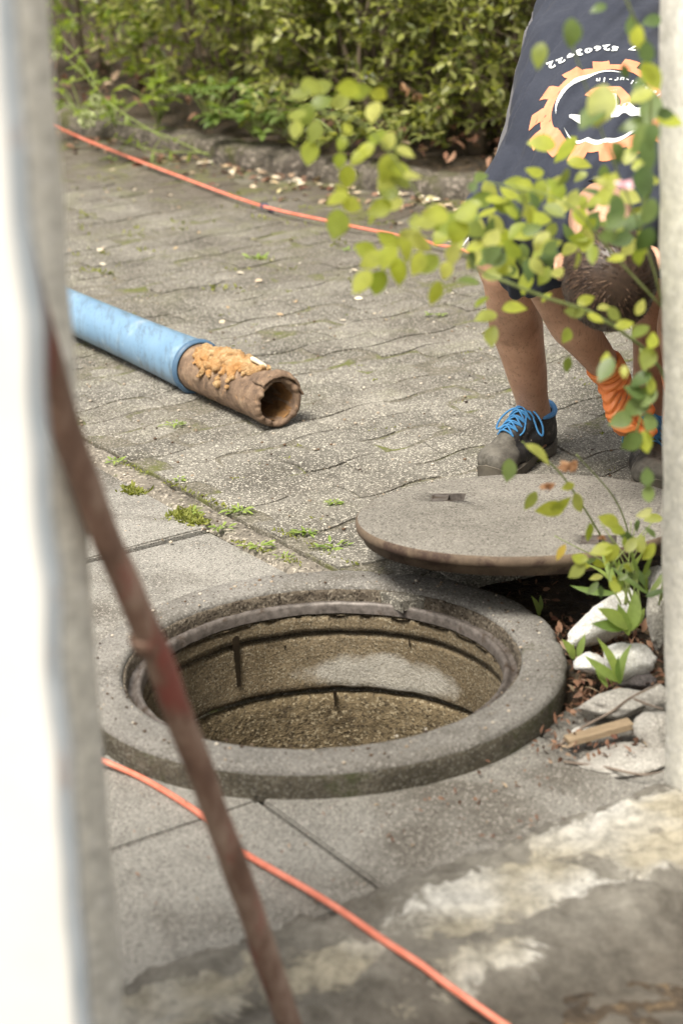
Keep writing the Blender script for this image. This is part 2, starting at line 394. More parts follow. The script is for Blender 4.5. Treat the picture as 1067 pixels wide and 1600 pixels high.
# interlocking wavy pavers as real blocks
def pavers():
    V = []; Fc = []; pa, pb = .108, .212; g = .0014
    def warp(a, b):
        return (a+.011*math.sin(2*math.pi*(b/pb*1.0)+.4), b+.010*math.sin(2*math.pi*(a/(pa*2))))
    nu, nv = 8, 5
    for i in range(-72, -4):
        for j in range(2, 22):
            off = pb*.5*(i % 2)
            a0, b0 = i*pa-.005, j*pb+off-.01-pb*.0
            cx = ab(a0+pa/2, b0+pb/2)
            if cx.y > kerb_y(cx.x)-.03 or abs(cx.x) > 2.6 or b0+pb < .56: continue
            if b0+pb*.5 < .56: continue
            base = len(V); hz = random.uniform(-.0035, .003); ta = random.uniform(-.02, .02); tb = random.uniform(-.012, .012)
            for iu in range(nu+1):
                for iv in range(nv+1):
                    fu, fv = iu/nu, iv/nv
                    bb = b0+g+(pb-2*g)*fu; aa = a0+g+(pa-2*g)*fv
                    A_, B_ = warp(aa, bb); B_ = max(B_, .582)
                    edge = min(iu, nu-iu, iv, nv-iv)
                    z = hz+ta*(fv-.5)*pa+tb*(fu-.5)*pb-(.002 if edge == 0 else 0)+.0015*nz((A_, B_, 0), 18)
                    if edge == 0: pass
                    p = ab(A_, B_, z); V.append(p)
            for iu in range(nu):
                for iv in range(nv):
                    q = base+iu*(nv+1)+iv; Fc.append([q, q+nv+1, q+nv+2, q+1])
            # skirts
            rim = [base+iu*(nv+1) for iu in range(nu+1)]+[base+nu*(nv+1)+iv for iv in range(1, nv+1)]+[base+iu*(nv+1)+nv for iu in range(nu-1, -1, -1)]+[base+iv for iv in range(nv-1, 0, -1)]
            s = len(V)
            for r_ in rim: p = V[r_].copy(); p.z -= .02; V.append(p)
            for k in range(len(rim)):
                k2 = (k+1) % len(rim); Fc.append([rim[k2], rim[k], s+k, s+k2])
    o = mk('yard_paving', (V, Fc), M['paver'], smooth=False); tag(o, kind='structure')
    me = o.data; bm = bmesh.new(); bm.from_mesh(me); bmesh.ops.recalc_face_normals(bm, faces=bm.faces); bm.to_mesh(me); bm.free()
    at = me.attributes.new('dirt', 'FLOAT', 'POINT'); at.data.foreach_set('value', [min(.7, .7*math.exp(-max(0, (kerb_y(v.co.x)-v.co.y)*.65-.1)/.55)) for v in me.vertices])
pavers()

# concrete slabs
def slabs():
    bm = bmesh.new(); g = .004
    cells = []
    for a in (-3.57, -3.06, -2.55, -2.04, -1.53, -1.02):
        for b in (-1.5, -1.0, -.5, 0.0): cells.append((a, b, a+.51, b+.5, 0.0))
    for b in (-1.5, -1.0, -.5): cells += [(-.51, b, -.31, b+.5, 0.0), (-.31, b, 0, b+.5, -.05)]
    for b in (-1.5, -1.0, -.5, 0.0): cells.append((0.0, b, .37, b+.5, -.05))
    cells += [(.02, .5, .37, .80, -.058)]
    for (a0, b0, a1, b1, z) in cells:
        dz = random.uniform(-.003, .003); tl = random.uniform(-.006, .006)
        P = [ab(a0+g, b0+g), ab(a0+g, b1-g), ab(a1-g, b1-g), ab(a1-g, b0+g)]
        top = [bm.verts.new((p.x, p.y, z+dz+tl*(k % 2))) for k, p in enumerate(P)]
        bot = [bm.verts.new((p.x, p.y, z-.045)) for p in P]
        bm.faces.new(top); bm.faces.new(bot[::-1])
        for k in range(4):
            k2 = (k+1) % 4; bm.faces.new([top[k2], top[k], bot[k], bot[k2]])
    bmesh.ops.recalc_face_normals(bm, faces=bm.faces)
    bmesh.ops.bevel(bm, geom=[e for e in bm.edges if e.calc_face_angle(0) > .5], offset=.0035, segments=2, affect='EDGES')
    me = bpy.data.meshes.new('slab_path'); bm.to_mesh(me); bm.free()
    o = link('slab_path', me, M['slab'], smooth=False); tag(o, kind='structure')
    boolean(o, [lathe([(.0001, -.3), (.402, -.3), (.402, .2), (.0001, .2)], (RC.x, RC.y, 0), 96, True)])
slabs()

# edging strip between slabs and pavers
def edging():
    V = []; Fc = []; na, nb = 190, 7
    for i in range(na+1):
        a = -4.0+3.56*i/na
        for j in range(nb+1):
            b = .505+.072*j/nb; e = min(j, nb-j)
            z = -.004+.006*nz((a, b, 3), 14)+.003*nz((a, b, 1), 45)-(.012 if e == 0 else 0)-(.014 if abs(((a+4.0) % .9)-.45) > .445 else 0)
            p = ab(a, b+.004*nz((a, j > 3, 0), 9), z); V.append(p)
    for i in range(na):
        for j in range(nb):
            q = i*(nb+1)+j; Fc.append([q, q+nb+1, q+nb+2, q+1])
    Fc = [q for q in Fc if (Vector((V[q[0]].x, V[q[0]].y))-RC).length > .415]
    tag(mk('edging_strip', (V, Fc), M['edging'], smooth=True), kind='structure')
    fill_poly('edging_bed', [tuple(ab(-4, .49)[:2]), tuple(ab(-4, .59)[:2]), tuple(ab(-.70, .59)[:2]), tuple(ab(-.70, .49)[:2])], -.022, M['joint'], thick=.05)
edging()

# soil patch on the right of the ring, lumpy
def soil_patch():
    V = []; Fc = []; n = 70
    for i in range(n+1):
        for j in range(n+1):
            a = -.95+1.32*i/n; b = .30+1.5*j/n
            p = ab(a, b); d = (Vector((p.x, p.y))-RC).length
            z = -.043+.012*fbm((p.x, p.y, 0), 9, 3)+.006*nz((p.x, p.y, 2), 60)
            if a > -.02 and b < .8: z = -.075
            if a < -.55: z = min(z, -.03)
            if b < .5 or d < .41: z = -.075
            V.append(Vector((p.x, p.y, z)))
    for i in range(n):
        for j in range(n):
            q = i*(n+1)+j
            c = (V[q]+V[q+n+2])*.5
            if (Vector((c.x, c.y))-RC).length < .412: continue
            Fc.append([q, q+n+1, q+n+2, q+1])
    tag(mk('soil_patch', (V, Fc), M['soil']), kind='structure')
soil_patch()

# rough threshold between the jambs and the floor in front of it
def threshold():
    V = []; Fc = []; na, nb = 210, 420; cr = []; fl = []
    for i in range(na+1):
        for j in range(nb+1):
            a = .352+2.6*(i/na)**1.5; b = -1.6+2.9*j/nb
            p = ab(a, b)
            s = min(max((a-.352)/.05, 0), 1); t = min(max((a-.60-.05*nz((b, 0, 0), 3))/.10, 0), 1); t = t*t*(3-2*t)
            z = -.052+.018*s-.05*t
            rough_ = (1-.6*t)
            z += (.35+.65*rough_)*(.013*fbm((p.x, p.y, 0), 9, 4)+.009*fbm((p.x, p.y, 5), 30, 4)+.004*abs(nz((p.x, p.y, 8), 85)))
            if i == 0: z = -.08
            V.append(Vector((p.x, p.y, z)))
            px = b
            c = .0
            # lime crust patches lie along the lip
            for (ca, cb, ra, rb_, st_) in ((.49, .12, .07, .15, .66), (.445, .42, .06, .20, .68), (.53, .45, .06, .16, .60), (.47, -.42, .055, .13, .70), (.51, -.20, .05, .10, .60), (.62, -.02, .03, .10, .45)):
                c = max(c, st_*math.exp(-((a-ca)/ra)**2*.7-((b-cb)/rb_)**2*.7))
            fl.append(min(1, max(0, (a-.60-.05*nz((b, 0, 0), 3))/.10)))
            cr.append(min(c, .8)-.44)
    for i in range(na):
        for j in range(nb):
            q = i*(nb+1)+j; Fc.append([q, q+nb+1, q+nb+2, q+1])
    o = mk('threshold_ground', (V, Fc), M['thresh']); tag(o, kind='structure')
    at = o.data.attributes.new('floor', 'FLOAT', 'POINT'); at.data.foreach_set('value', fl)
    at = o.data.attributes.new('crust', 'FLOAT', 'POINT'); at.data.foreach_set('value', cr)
threshold()

# low stone kerb below the hedge and the bed behind it
def kerb():
    V = []; Fc = []; n = 360; pts = spline(KL, n)
    prof = [(-.0, -.06), (-.005, .02), (.0, .042), (.012, .060), (.03, .066), (.08, .068), (.12, .066), (.14, .06), (.145, .0)]
    for i, p in enumerate(pts):
        t = (pts[min(i+1, n)]-pts[max(i-1, 0)]).normalized(); nn = Vector((-t.y, t.x, 0))
        gap = .03 if (i % 26) == 0 else 0
        for k, (o_, z) in enumerate(prof):
            q = p+nn*o_; d = .012*fbm((q.x, q.y, z), 7, 3)+.006*nz((q.x, q.y, z), 40)
            V.append(Vector((q.x, q.y, z+d-(gap if z > .05 else 0)))+nn*(d+(gap*.5 if k < 3 else 0)))
    m = len(prof)
    for i in range(n):
        for k in range(m-1): Fc.append([i*m+k, (i+1)*m+k, (i+1)*m+k+1, i*m+k+1])
    o = mk('kerb', (V, Fc), M['kerb']); tag(o, kind='structure')
    V = []; Fc = []
    K = spline(KL, 80); m = 26
    for i, p in enumerate(K):
        t = (K[min(i+1, 80)]-K[max(i-1, 0)]).normalized(); nn = Vector((-t.y, t.x, 0))
        for j in range(m):
            d = .1+3.0*(j/(m-1)); q = p+nn*d
            V.append(Vector((q.x, q.y, .042+.03*fbm((q.x, q.y, 1), 3, 3)+.02*min(d, 1)+.012*nz((q.x, q.y, 0), 25))))
    for i in range(80):
        for j in range(m-1): q = i*m+j; Fc.append([q, q+m, q+m+1, q+1])
    tag(mk('planting_bed', (V, Fc), M['soil']), kind='structure')
    # lawn beyond the bed
    V = [Vector((-60, 11.2, .10)), Vector((60, 8.4, .10)), Vector((60, 120, .10)), Vector((-60, 120, .10))]
    tag(mk('lawn', ([Vector((p.x, p.y, .10)) for p in [k+Vector((1.9, 1.9, 0)) for k in KL]]+[Vector((60, 40, .1)), Vector((60, 150, .1)), Vector((-60, 150, .1)), Vector((-60, 60, .1))],
        [list(range(len(KL)+4))]), M['lawn'], smooth=False), kind='structure')
kerb()

# ------------------------------------------------------------------ walls
def roughbox(name, c, half, M3, mat, parent=None, amp=.003, res=.04, edge=.008):
    """box with slightly uneven faces and worn edges"""
    bm = bmesh.new(); v, f = boxg((0, 0, 0), half)
    vs = [bm.verts.new(p) for p in v]
    for q in f: bm.faces.new([vs[i] for i in q])
    bmesh.ops.recalc_face_normals(bm, faces=bm.faces)
    bmesh.ops.bevel(bm, geom=bm.edges[:], offset=edge, segments=2, affect='EDGES')
    for it in range(9):
        es = [e for e in bm.edges if e.calc_length() > res*2]
        if not es: break
        bmesh.ops.subdivide_edges(bm, edges=es, cuts=1, use_grid_fill=True)
    bmesh.ops.triangulate(bm, faces=[q for q in bm.faces if len(q.verts) > 4])
    bm.normal_update()
    for q in bm.verts:
        w = M3@q.co+Vector(c); d = amp*(fbm(w, 5, 3)+.6*nz(w, 22)); q.co += q.normal*d
    me = bpy.data.meshes.new(name); bm.to_mesh(me); bm.free()
    me.transform(Matrix.Translation(Vector(c))@M3.to_4x4())
    return link(name, me, mat, parent, True)
def base_obj(o, c):
    o.data.transform(Matrix.Translation(-Vector(c))); o.location = c; return o

# right pillar: corner at a=.355, b=.545
c = ab(.355+.17, .534+.6, 1.05)
o = roughbox('gate_pillar', c, (.6, .17, 1.16), M3AB, M['plaster'], amp=.005, res=.05)
base_obj(o, (c.x, c.y, -.1)); o.rotation_euler.y = -.009; tag(o, 'cream plastered gate pillar rising beside the white rocks and rose bush', 'pillar')
# left jamb wall
c = ab(.72, -.655-.5, 1.0)
o = roughbox('jamb_wall', c, (.5, .10, 1.25), M3AB, M['plaster'], amp=.004, res=.05)
base_obj(o, (c.x, c.y, -.2)); o.rotation_euler.y = .016; tag(o, 'cream plastered wall end behind the leaning rusty pole', 'wall')
# bright white panel in front of it
def panel():
    V = []; Fc = []; n = 80; x0, x1, y0, y1 = -1.1, -.229, 1.60, 1.635
    root = thing('white_panel', (-.6, 1.63, -.3), 'blurred bright white panel with a ragged edge at the far left', 'panel')
    for i in range(n+1):
        z = -.3+1.85*i/n; e = .006*nz((0, 0, z), 4)+.004*nz((3, 0, z), 14)
        if z > .95: e -= .0
        r = .006
        sec = [(x0, y0), (x1-r+e, y0), (x1+e, y0+r), (x1+e, y1-r), (x1-r+e, y1), (x0, y1)]
        V += [Vector((x+(z-.92)*.022, y, z)) for x, y in sec]
    m = 6; FE = []
    for i in range(n):
        for k in range(m):
            k2 = (k+1) % m; q = [i*m+k, i*m+k2, (i+1)*m+k2, (i+1)*m+k]
            Fc.append(q)
    Fc.append([n*m+k for k in range(m)]); Fc.append([k for k in range(m)][::-1])
    mk('board', (V, Fc), M['white'], root, smooth=False)
    # blue-grey strip on the free edge: edge shade put into colour, plus brown stains
    V = []; Fc = []
    for i in range(n+1):
        z = .55+1.0*i/n; e = .006*nz((0, 0, z), 4)+.004*nz((3, 0, z), 14)
        for x, y in ((x1+e-.004, y0-.002), (x1+e+.0055, y0+.004), (x1+e+.0055, y1-.004), (x1+e-.004, y1+.002)): V.append(Vector((x+(z-.92)*.022, y, z)))
    for i in range(n):
        for k in range(3): Fc.append([i*4+k, i*4+k+1, (i+1)*4+k+1, (i+1)*4+k])
    mk('edge_shade_strip', (V, Fc), M['bluegrey'], root, smooth=False)
panel()

# leaning rusty pole
def polem():
    m, nt, b = new_mat('rusty_pole_paint'); v = coords(nt, (1, 1, .35))
    col = ramp(nt, noi(nt, v, 14, 6, .7), [(.28, (.05, .03, .024)), (.5, (.17, .10, .072)), (.68, (.36, .265, .21))])
    col = mix(nt, ramp(nt, noi(nt, v, 12, 6, .7), [(.55, 0.0), (.64, .7)]), col, (.23, .05, .04))
    col = mix(nt, ramp(nt, noi(nt, v, 5.2, 3, .5), [(.62, 0.0), (.7, .7)]), col, (.36, .29, .24))
    lk(nt, col, b.inputs['Base Color']); b.inputs['Roughness'].default_value = .7
    bump(nt, b, noi(nt, v, 60, 5), .5, .003); return m
M['pole'] = polem()
def pole():
    pl = [(20, 360), (84, 600), (151, 800), (236, 1000), (311, 1200), (384, 1400), (452, 1600), (490, 1712)]
    pts = [at_y(x, y, 2.02+.42*(y-360)/1350) for x, y in pl]
    pts = [pts[0]+(pts[0]-pts[1])*2.2]+pts
    B = pts[4]; Cc = pts[3]
    v, f = tube(pts, [.0158]*len(pts), seg=20, n=90)
    V2 = [p+(Vector((nz(p, 12), nz(p, 12, (5, 0, 0)), 0)))*.0025 for p in v]
    root = thing('rusty_pole', V2[0], 'leaning rusty iron pole with worn red paint in front of the open shaft', 'pole')
    mk('bar', (V2, f), M['pole'], root)
    p = at_y(230, 1000, 2.02+.42*(1000-360)/1350); d = (B-Cc).normalized()
    mk('collar', tube([p-d*.012, p-d*.008, p+d*.008, p+d*.012], [.0158, .0182, .0182, .0158], seg=20), M['pole'], root)
pole()

# ------------------------------------------------------------------ manhole
def manhole():
    c = (RC.x, RC.y, 0)
    lathe = lambda prof, c, seg=96, closed=False: LATHE([(r*1.022 if r < .36 else r, z) for r, z in prof], c, seg, closed)
    root = thing('open_manhole', (RC.x, RC.y, -.056), 'open round manhole with wide concrete collar and dark shaft', 'manhole')
    # collar: rounded, chipped
    prof = [(.428, -.056), (.431, -.02), (.431, -.006), (.428, .001), (.421, .006), (.405, .007), (.365, .0075), (.352, .006), (.346, .003), (.3435, -.003), (.343, -.03)]
    v, f = lathe(prof, c, 220)
    V = []
    for p in v:
        d = .0022*nz(p, 24)+.0016*nz(p, 70); r = Vector((p[0]-c[0], p[1]-c[1])); rr = r.length
        k = 1+(d*(.9 if rr > .41 else .2))/rr
        chip = max(0, nz(p, 17, (4, 4, 4))-.35)*.02 if rr > .415 and p[2] > -.01 else 0
        V.append((c[0]+r.x*(k-chip/rr), c[1]+r.y*(k-chip/rr), p[2]+d*.6-chip*.7))
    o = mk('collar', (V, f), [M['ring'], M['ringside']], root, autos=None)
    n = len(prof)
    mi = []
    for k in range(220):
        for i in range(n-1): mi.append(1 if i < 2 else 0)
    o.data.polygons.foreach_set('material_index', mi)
    # iron seat ring
    v, f = lathe([(.3432, -.004), (.3405, -.003), (.3385, -.006), (.337, -.012), (.3365, -.018), (.336, -.027)], c, 260)
    v = [(p[0]+.0022*fbm(p, 45, 3), p[1]+.0022*fbm(p, 45, 3, (9, 0, 0)), p[2]+.0015*nz(p, 60)) for p in v]
    mk('recess_wall', (v, f), M['recess'], root)
    prof = [(.3365, -.026), (.331, -.030), (.326, -.029), (.3225, -.021), (.3190, -.0185), (.3145, -.0195), (.3120, -.025), (.311, -.040)]
    v, f = lathe(prof, c, 200)
    v = [(p[0]+.0012*nz(p, 60), p[1]+.0012*nz(p, 60, (9, 0, 0)), p[2]+.0012*nz(p, 40)) for p in v]
    mk('iron_seat', (v, f), M['iron'], root)
    # shaft rings with open joints between them
    def ringp(z0, z1, r, mat, nm, amp, nz_=10):
        prof = [(r+.03, z0), (r+.004, z0-.001), (r, z0-.006)]+[(r, z0+(z1-z0)*t) for t in np.linspace(.08, .93, nz_)]+[(r+.004, z1+.002), (r+.03, z1)]
        v, f = lathe(prof, c, 200)
        V = []
        for p in v:
            q = Vector((p[0]-c[0], p[1]-c[1])); d = amp*(fbm(p, 22, 3)+.7*nz(p, 75))
            V.append((p[0]+q.x/q.length*d, p[1]+q.y/q.length*d, p[2]+amp*.8*nz(p, 30, (3, 0, 0))))
        o = mk(nm, (V, f), mat, root)
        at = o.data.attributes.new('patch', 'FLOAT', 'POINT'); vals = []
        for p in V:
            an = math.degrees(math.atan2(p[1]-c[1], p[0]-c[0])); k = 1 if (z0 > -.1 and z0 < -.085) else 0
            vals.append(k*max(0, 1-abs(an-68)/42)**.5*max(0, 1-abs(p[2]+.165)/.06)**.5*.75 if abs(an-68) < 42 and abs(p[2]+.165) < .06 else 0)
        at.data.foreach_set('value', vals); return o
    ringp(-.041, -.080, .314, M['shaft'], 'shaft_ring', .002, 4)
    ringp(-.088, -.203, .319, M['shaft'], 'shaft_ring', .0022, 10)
    ringp(-.214, -.60, .324, M['shaftlow'], 'shaft_ring', .003, 26)
    ringp(-.606, -1.5, .328, M['shaftlow'], 'shaft_ring', .004, 30)
    # mortar packing behind the joints
    mk('joint_packing', lathe([(.37, -.03), (.338, -.035), (.338, -1.55), (.0005, -1.5)], c, 96), M['joint'], root)
    # broken drip runs of tar on the shaft wall
    m = simple('wet_tar_stain', (.012, .009, .006), (.03, .022, .014), 60, .35)
    for (px, zt, zb, wd) in ((367, -.045, -.165, .017), (523, -.206, -.238, .007), (445, -.1, -.11, .005), (640, -.083, -.1, .004)):
        d0 = ray(px, 1040); ang = None
        # find the angle on the far wall
        for k in range(400):
            a = math.pi*k/400; q = Vector((c[0]+.322*math.cos(a), c[1]+.322*math.sin(a), zt)); 
            vq = q-CAM; X = 533.5+F_PX*vq.dot(_r)/vq.dot(_f)
            if ang is None or abs(X-px) < best: best = abs(X-px); ang = a
        V = []; Fc = []
        for i in range(13):
            z = zt+(zb-zt)*i/12; ww = wd*(1-.5*i/12)*(1+.4*nz((z, px, 0), 90))
            rr = (.3145 if z > -.2 else .3165)*1.022
            for s in (-1, 0, 1): V.append((c[0]+(rr-(.0012 if s == 0 else 0))*math.cos(ang+s*ww/.316/2), c[1]+(rr-(.0012 if s == 0 else 0))*math.sin(ang+s*ww/.316/2), z))
        for i in range(12):
            for s in range(2): Fc.append([i*3+s, i*3+s+1, i*3+s+4, i*3+s+3])
        mk('tar_run', (V, Fc), m, root)
manhole()

# ------------------------------------------------------------------ lid
def lid():
    ctr = at_z(818, 826, .08); Rr = .322
    root = thing('manhole_lid', (ctr.x, ctr.y, 0), 'round concrete manhole lid lying raised behind the open shaft', 'lid')
    tx, ty = R(-5.8), R(0.4)
    M3 = (Matrix.Rotation(tx, 3, 'X')@Matrix.Rotation(ty, 3, 'Y'))@Matrix.Rotation(R(20), 3, 'Z')
    prof = [(.0005, -.004), (.2, -.004), (.285, -.004), (.304, -.002), (.305, -.006), (.309, -.006), (.312, .008), (.318, .012), (Rr, .014), (Rr+.001, .022), (Rr, .0295), (Rr-.0035, .0325), (Rr-.010, .033), (.27, .0335), (.18, .034), (.09, .034), (.0005, .034)]
    v, f = lathe(prof, (0, 0, 0), 180)
    o = mk('lid_body', ([M3@Vector(p)+ctr for p in v], f), [M['lid'], M['lidside']], root)
    bm = bmesh.new(); bm.from_mesh(o.data); bmesh.ops.remove_doubles(bm, verts=bm.verts, dist=.001); bmesh.ops.recalc_face_normals(bm, faces=bm.faces); bm.to_mesh(o.data); bm.free()
    # lifting pockets
    cut = []
    Minv = M3.inverted()
    for px, py, w_, h_, rot in ((700, 777, .033, .029, -8), (935, 843, .032, .028, -8)):
        n = M3@Vector((0, 0, 1)); P0 = ctr+n*.034; d = ray(px, py); t = (P0-CAM).dot(n)/d.dot(n); P = CAM+d*t
        X = (M3@Minv@Vector((1, .0, 0))); X = (X-n*X.dot(n)).normalized(); X = Matrix.Rotation(R(rot), 3, n)@X; Y = n.cross(X)
        B = Matrix((X, Y, n)).transposed()
        g = boxg(P-root.location-n*.004, (w_, h_, .026), B)
        cut.append(g)
        # rusty liner
        P2 = P
        mk('pocket_floor', boxg(P2-n*.024, (w_-.003, h_-.003, .002), B), simple('pocket_shade', (.008, .006, .005), (.02, .015, .011), 80, .9), root, smooth=False)  # near-black floor colour, painted shade for the dark pocket hole
        mk('pocket_liner', join(boxg(P2-n*.011-Y*(h_-.0015), (w_-.001, .0015, .0118), B), boxg(P2-n*.011+Y*(h_-.0015), (w_-.001, .0015, .0118), B),
                                boxg(P2-n*.011-X*(w_-.0015), (.0015, h_-.0035, .0118), B),                                 boxg(P2-n*.002-X*(w_*.45)+Y*0, (w_*.45, h_*.86, .0016), B)), M['iron'], root, smooth=False)
    o.location = (0, 0, 0); rl = Vector(root.location)
    o.parent = None; o.data.transform(Matrix.Translation(rl)); cut = [([Vector(q)+rl for q in g[0]], g[1]) for g in cut]; boolean(o, cut)
    o.parent = root; o.data.transform(Matrix.Translation(-rl)); me = o.data; mi = []
    for p in me.polygons:
        q = Minv@(Vector(p.center)+root.location-ctr); rr = math.hypot(q.x, q.y)
        mi.append(0 if (rr < Rr-.0045 and q.z > .03) else 1)
    me.polygons.foreach_set('material_index', mi)
    # props: blocks below that keep it raised
    for (x, y, h) in ((ctr.x-.10, ctr.y+.22, .045), (ctr.x+.18, ctr.y+.15, .045), (ctr.x+.10, ctr.y-.2, .055)):
        pass
    return ctr, M3, root
LID = lid()

# ------------------------------------------------------------------ pipe
def pipe():
    N_ = at_z(436, 629, .064); Fp = at_z(110, 486, .062); ax = (Fp-N_).normalized(); ax.z *= 1
    root = thing('sewer_pipe', (N_.x, N_.y, 0), 'blue plastic drain pipe joined to rusty iron pipe clogged with sandy scale', 'pipe')
    up = Vector((0, 0, 1)); sd = ax.cross(up).normalized(); upn = sd.cross(ax)
    def surf(prof, mat, nm, seg=96, amp=0, sc=20, taper=None, par=root, cb=None):
        V = []; Fc = []
        for i, (s, r) in enumerate(prof):
            for k in range(seg):
                a = 2*math.pi*k/seg; d = sd*math.cos(a)+upn*math.sin(a); p = N_+ax*s+d*r
                if amp: p = p+d*amp*(fbm(p, sc, 4)+.5*nz(p, sc*4))
                if cb: p = p+cb(s, a, p, d)
                V.append(p)
        for i in range(len(prof)-1):
            for k in range(seg):
                k2 = (k+1) % seg; Fc.append([i*seg+k, i*seg+k2, (i+1)*seg+k2, (i+1)*seg+k])
        return mk(nm, (V, Fc), mat, par)
    L1 = .47
    def rust():
        m, nt, b = new_mat('rusty_cast_iron'); v = coords(nt)
        n1 = noi(nt, v, 22, 8, .7)
        col = ramp(nt, n1, [(.30, (.05, .032, .022)), (.5, (.19, .125, .082)), (.68, (.36, .26, .17))])
        col = mix(nt, ramp(nt, noi(nt, v, 55, 5, .7), [(.58, 0.0), (.68, .75)]), col, (.36, .22, .12))
        col = mix(nt, ramp(nt, noi(nt, v, 90, 5, .7), [(.62, 0.0), (.7, .8)]), col, (.03, .018, .013))
        lk(nt, col, b.inputs['Base Color']); b.inputs['Roughness'].default_value = .85
        bump(nt, b, addv(nt, n1, noi(nt, v, 120, 5, .8), 1, .7), .9, .005); return m
    M['rust'] = rust()
    def lipcb(s, a, p, d):
        return ax*(.010*nz((math.cos(a), math.sin(a), 0), 1.6)+.006*nz((math.cos(a)*5, math.sin(a)*5, 1), 1)) if s < .03 else Vector((0, 0, 0))
    prof = [(.30, .043), (.1, .043), (.03, .044), (.012, .045), (.003, .047), (.0, .0505), (.0, .055), (.003, .0595), (.012, .0615), (.03, .0605), (.06, .059)]+[(s, .0585) for s in np.linspace(.09, L1+.05, 30)]
    surf(prof, M['rust'], 'iron_pipe', amp=.0018, sc=30, cb=lipcb)
    m = simple('pipe_inside_rust', (.07, .035, .015), (.30, .16, .06), 30, .8, 0, 1, bd=.006)
    surf([(.008, .0452), (.05, .0425), (.15, .0425), (.30, .0420), (.301, .0005)], m, 'pipe_bore', amp=.002, sc=40)
    # curled scale flake on the rim
    V = []; Fc = []
    for i in range(9):
        for k in range(46):
            a = R(5)+R(125)*k/45; t = i/8
            r = .0605+.010*math.sin(t*math.pi)*(math.sin(math.pi*k/45)**.5)+.004*nz((a*2, t, 0), 2)
            s = .0+.055*t*(1+.3*nz((a*3, 0, 0), 1))-.004
            V.append(N_+ax*s+(sd*math.cos(a)+upn*math.sin(a))*r+upn*.003*nz((a*5, t*3, 3), 1))
    for i in range(8):
        for k in range(45): Fc.append([i*46+k, i*46+k+1, (i+1)*46+k+1, (i+1)*46+k])
    o = mk('rust_flake', (V, Fc), M['rust'], root); sm = o.modifiers.new('s', 'SOLIDIFY'); sm.thickness = .004
    o.data = evalmesh(o); o.modifiers.clear()
    if not o.data.materials: o.data.materials.append(M['rust'])
    # sandy incrustation
    def crust():
        m, nt, b = new_mat('sandy_scale'); v = coords(nt)
        n1 = noi(nt, v, 38, 8, .75); 
        col = ramp(nt, n1, [(.26, (.12, .06, .028)), (.44, (.34, .20, .085)), (.58, (.52, .36, .19)), (.75, (.74, .62, .43))])
        col = mix(nt, ramp(nt, noi(nt, v, 11, 4, .6), [(.47, 0.0), (.58, .8)]), col, (.40, .20, .065))
        lk(nt, col, b.inputs['Base Color']); b.inputs['Roughness'].default_value = .95
        bump(nt, b, addv(nt, n1, noi(nt, v, 160, 5, .8), 1, .8), 1.0, .006); return m
    M['crust'] = crust()
    gs = []
    r_ = random.Random(3)
    for i in range(300):
        s = .085+.255*r_.random(); a = R(98)+R(r_.gauss(0, 33))
        if s < .13: a = R(85)+R(r_.gauss(0, 20))
        if s > .30: a = R(92)+R(r_.gauss(0, 20))
        a = min(max(a, R(42)), R(165)); h = .0048+.005*r_.random()+.013*math.exp(-((s-.21)/.06)**2-((a-R(84))/.5)**2)*r_.random()
        p = N_+ax*s+(sd*math.cos(a)+upn*math.sin(a))*(.0585+h*.35)
        gs.append(ell(p, (h*1.25, h*1.25, h), None, 10, 6))
    me = fuse(gs, .0026, 0)
    displace(me, lambda p, n: .0075*fbm(p, 42, 4)+.0025*nz(p, 170)-.001)
    link('sandy_scale', me, M['crust'], root)
    p = N_+ax*.165+(sd*math.cos(R(35))+upn*math.sin(R(35)))*.084
    p = at_y(396, 561, (N_+ax*.13).y)
    mk('stone_chip', tube([p, p+Vector((.026, -.02, -.012))], [.008, .0065], 8, flat=(1, .7), roundcap=True), simple('pale_stone', (.4, .36, .28), (.6, .56, .45), 60, .9), root)
    # blue tube
    def bluem():
        m, nt, b = new_mat('blue_plastic'); v = coords(nt)
        col = ramp(nt, noi(nt, v, 5, 5, .6), [(.3, (.12, .225, .35)), (.7, (.19, .31, .44))])
        sm = coords(nt, (6, 1.2, 1), (0, 0, R(30)))
        col = mix(nt, ramp(nt, noi(nt, sm, 9, 6, .75), [(.50, 0.0), (.62, .7)]), col, (.09, .135, .18))
        col = mix(nt, ramp(nt, noi(nt, v, 110, 4, .6), [(.66, 0.0), (.70, .9)]), col, (.04, .05, .06))
        col = mix(nt, ramp(nt, noi(nt, v, 8, 5, .6), [(.58, 0.0), (.75, .5)]), col, (.5, .58, .62))
        lk(nt, col, b.inputs['Base Color']); b.inputs['Roughness'].default_value = .38
        b.inputs['Coat Weight'].default_value = .15; b.inputs['Coat Roughness'].default_value = .3
        bump(nt, b, noi(nt, v, 80, 4), .12, .001); return m
    M['blue'] = bluem(); M['bluedark'] = simple('dark_blue_seal', (.05, .10, .17), (.08, .15, .24), 30, .5)
    B0 = .385
    prof = [(B0+.10, .0585), (B0+.012, .0590), (B0, .0600), (B0-.003, .0620), (B0, .0650), (B0+.006, .0680), (B0+.016, .0683), (B0+.02, .0672), (B0+.03, .0662)]+[(B0+.04+2.6*t, .0555+.0100*math.exp(-t*2.6/.30)) for t in np.linspace(0, 1, 60)]
    surf(prof, M['blue'], 'blue_tube')
    surf([(B0-.0045, .0635), (B0-.004, .0655), (B0+.001, .0680), (B0+.0035, .0700), (B0+.008, .0703), (B0+.011, .0690)], M['bluedark'], 'seal_ring')
    return root
pipe()

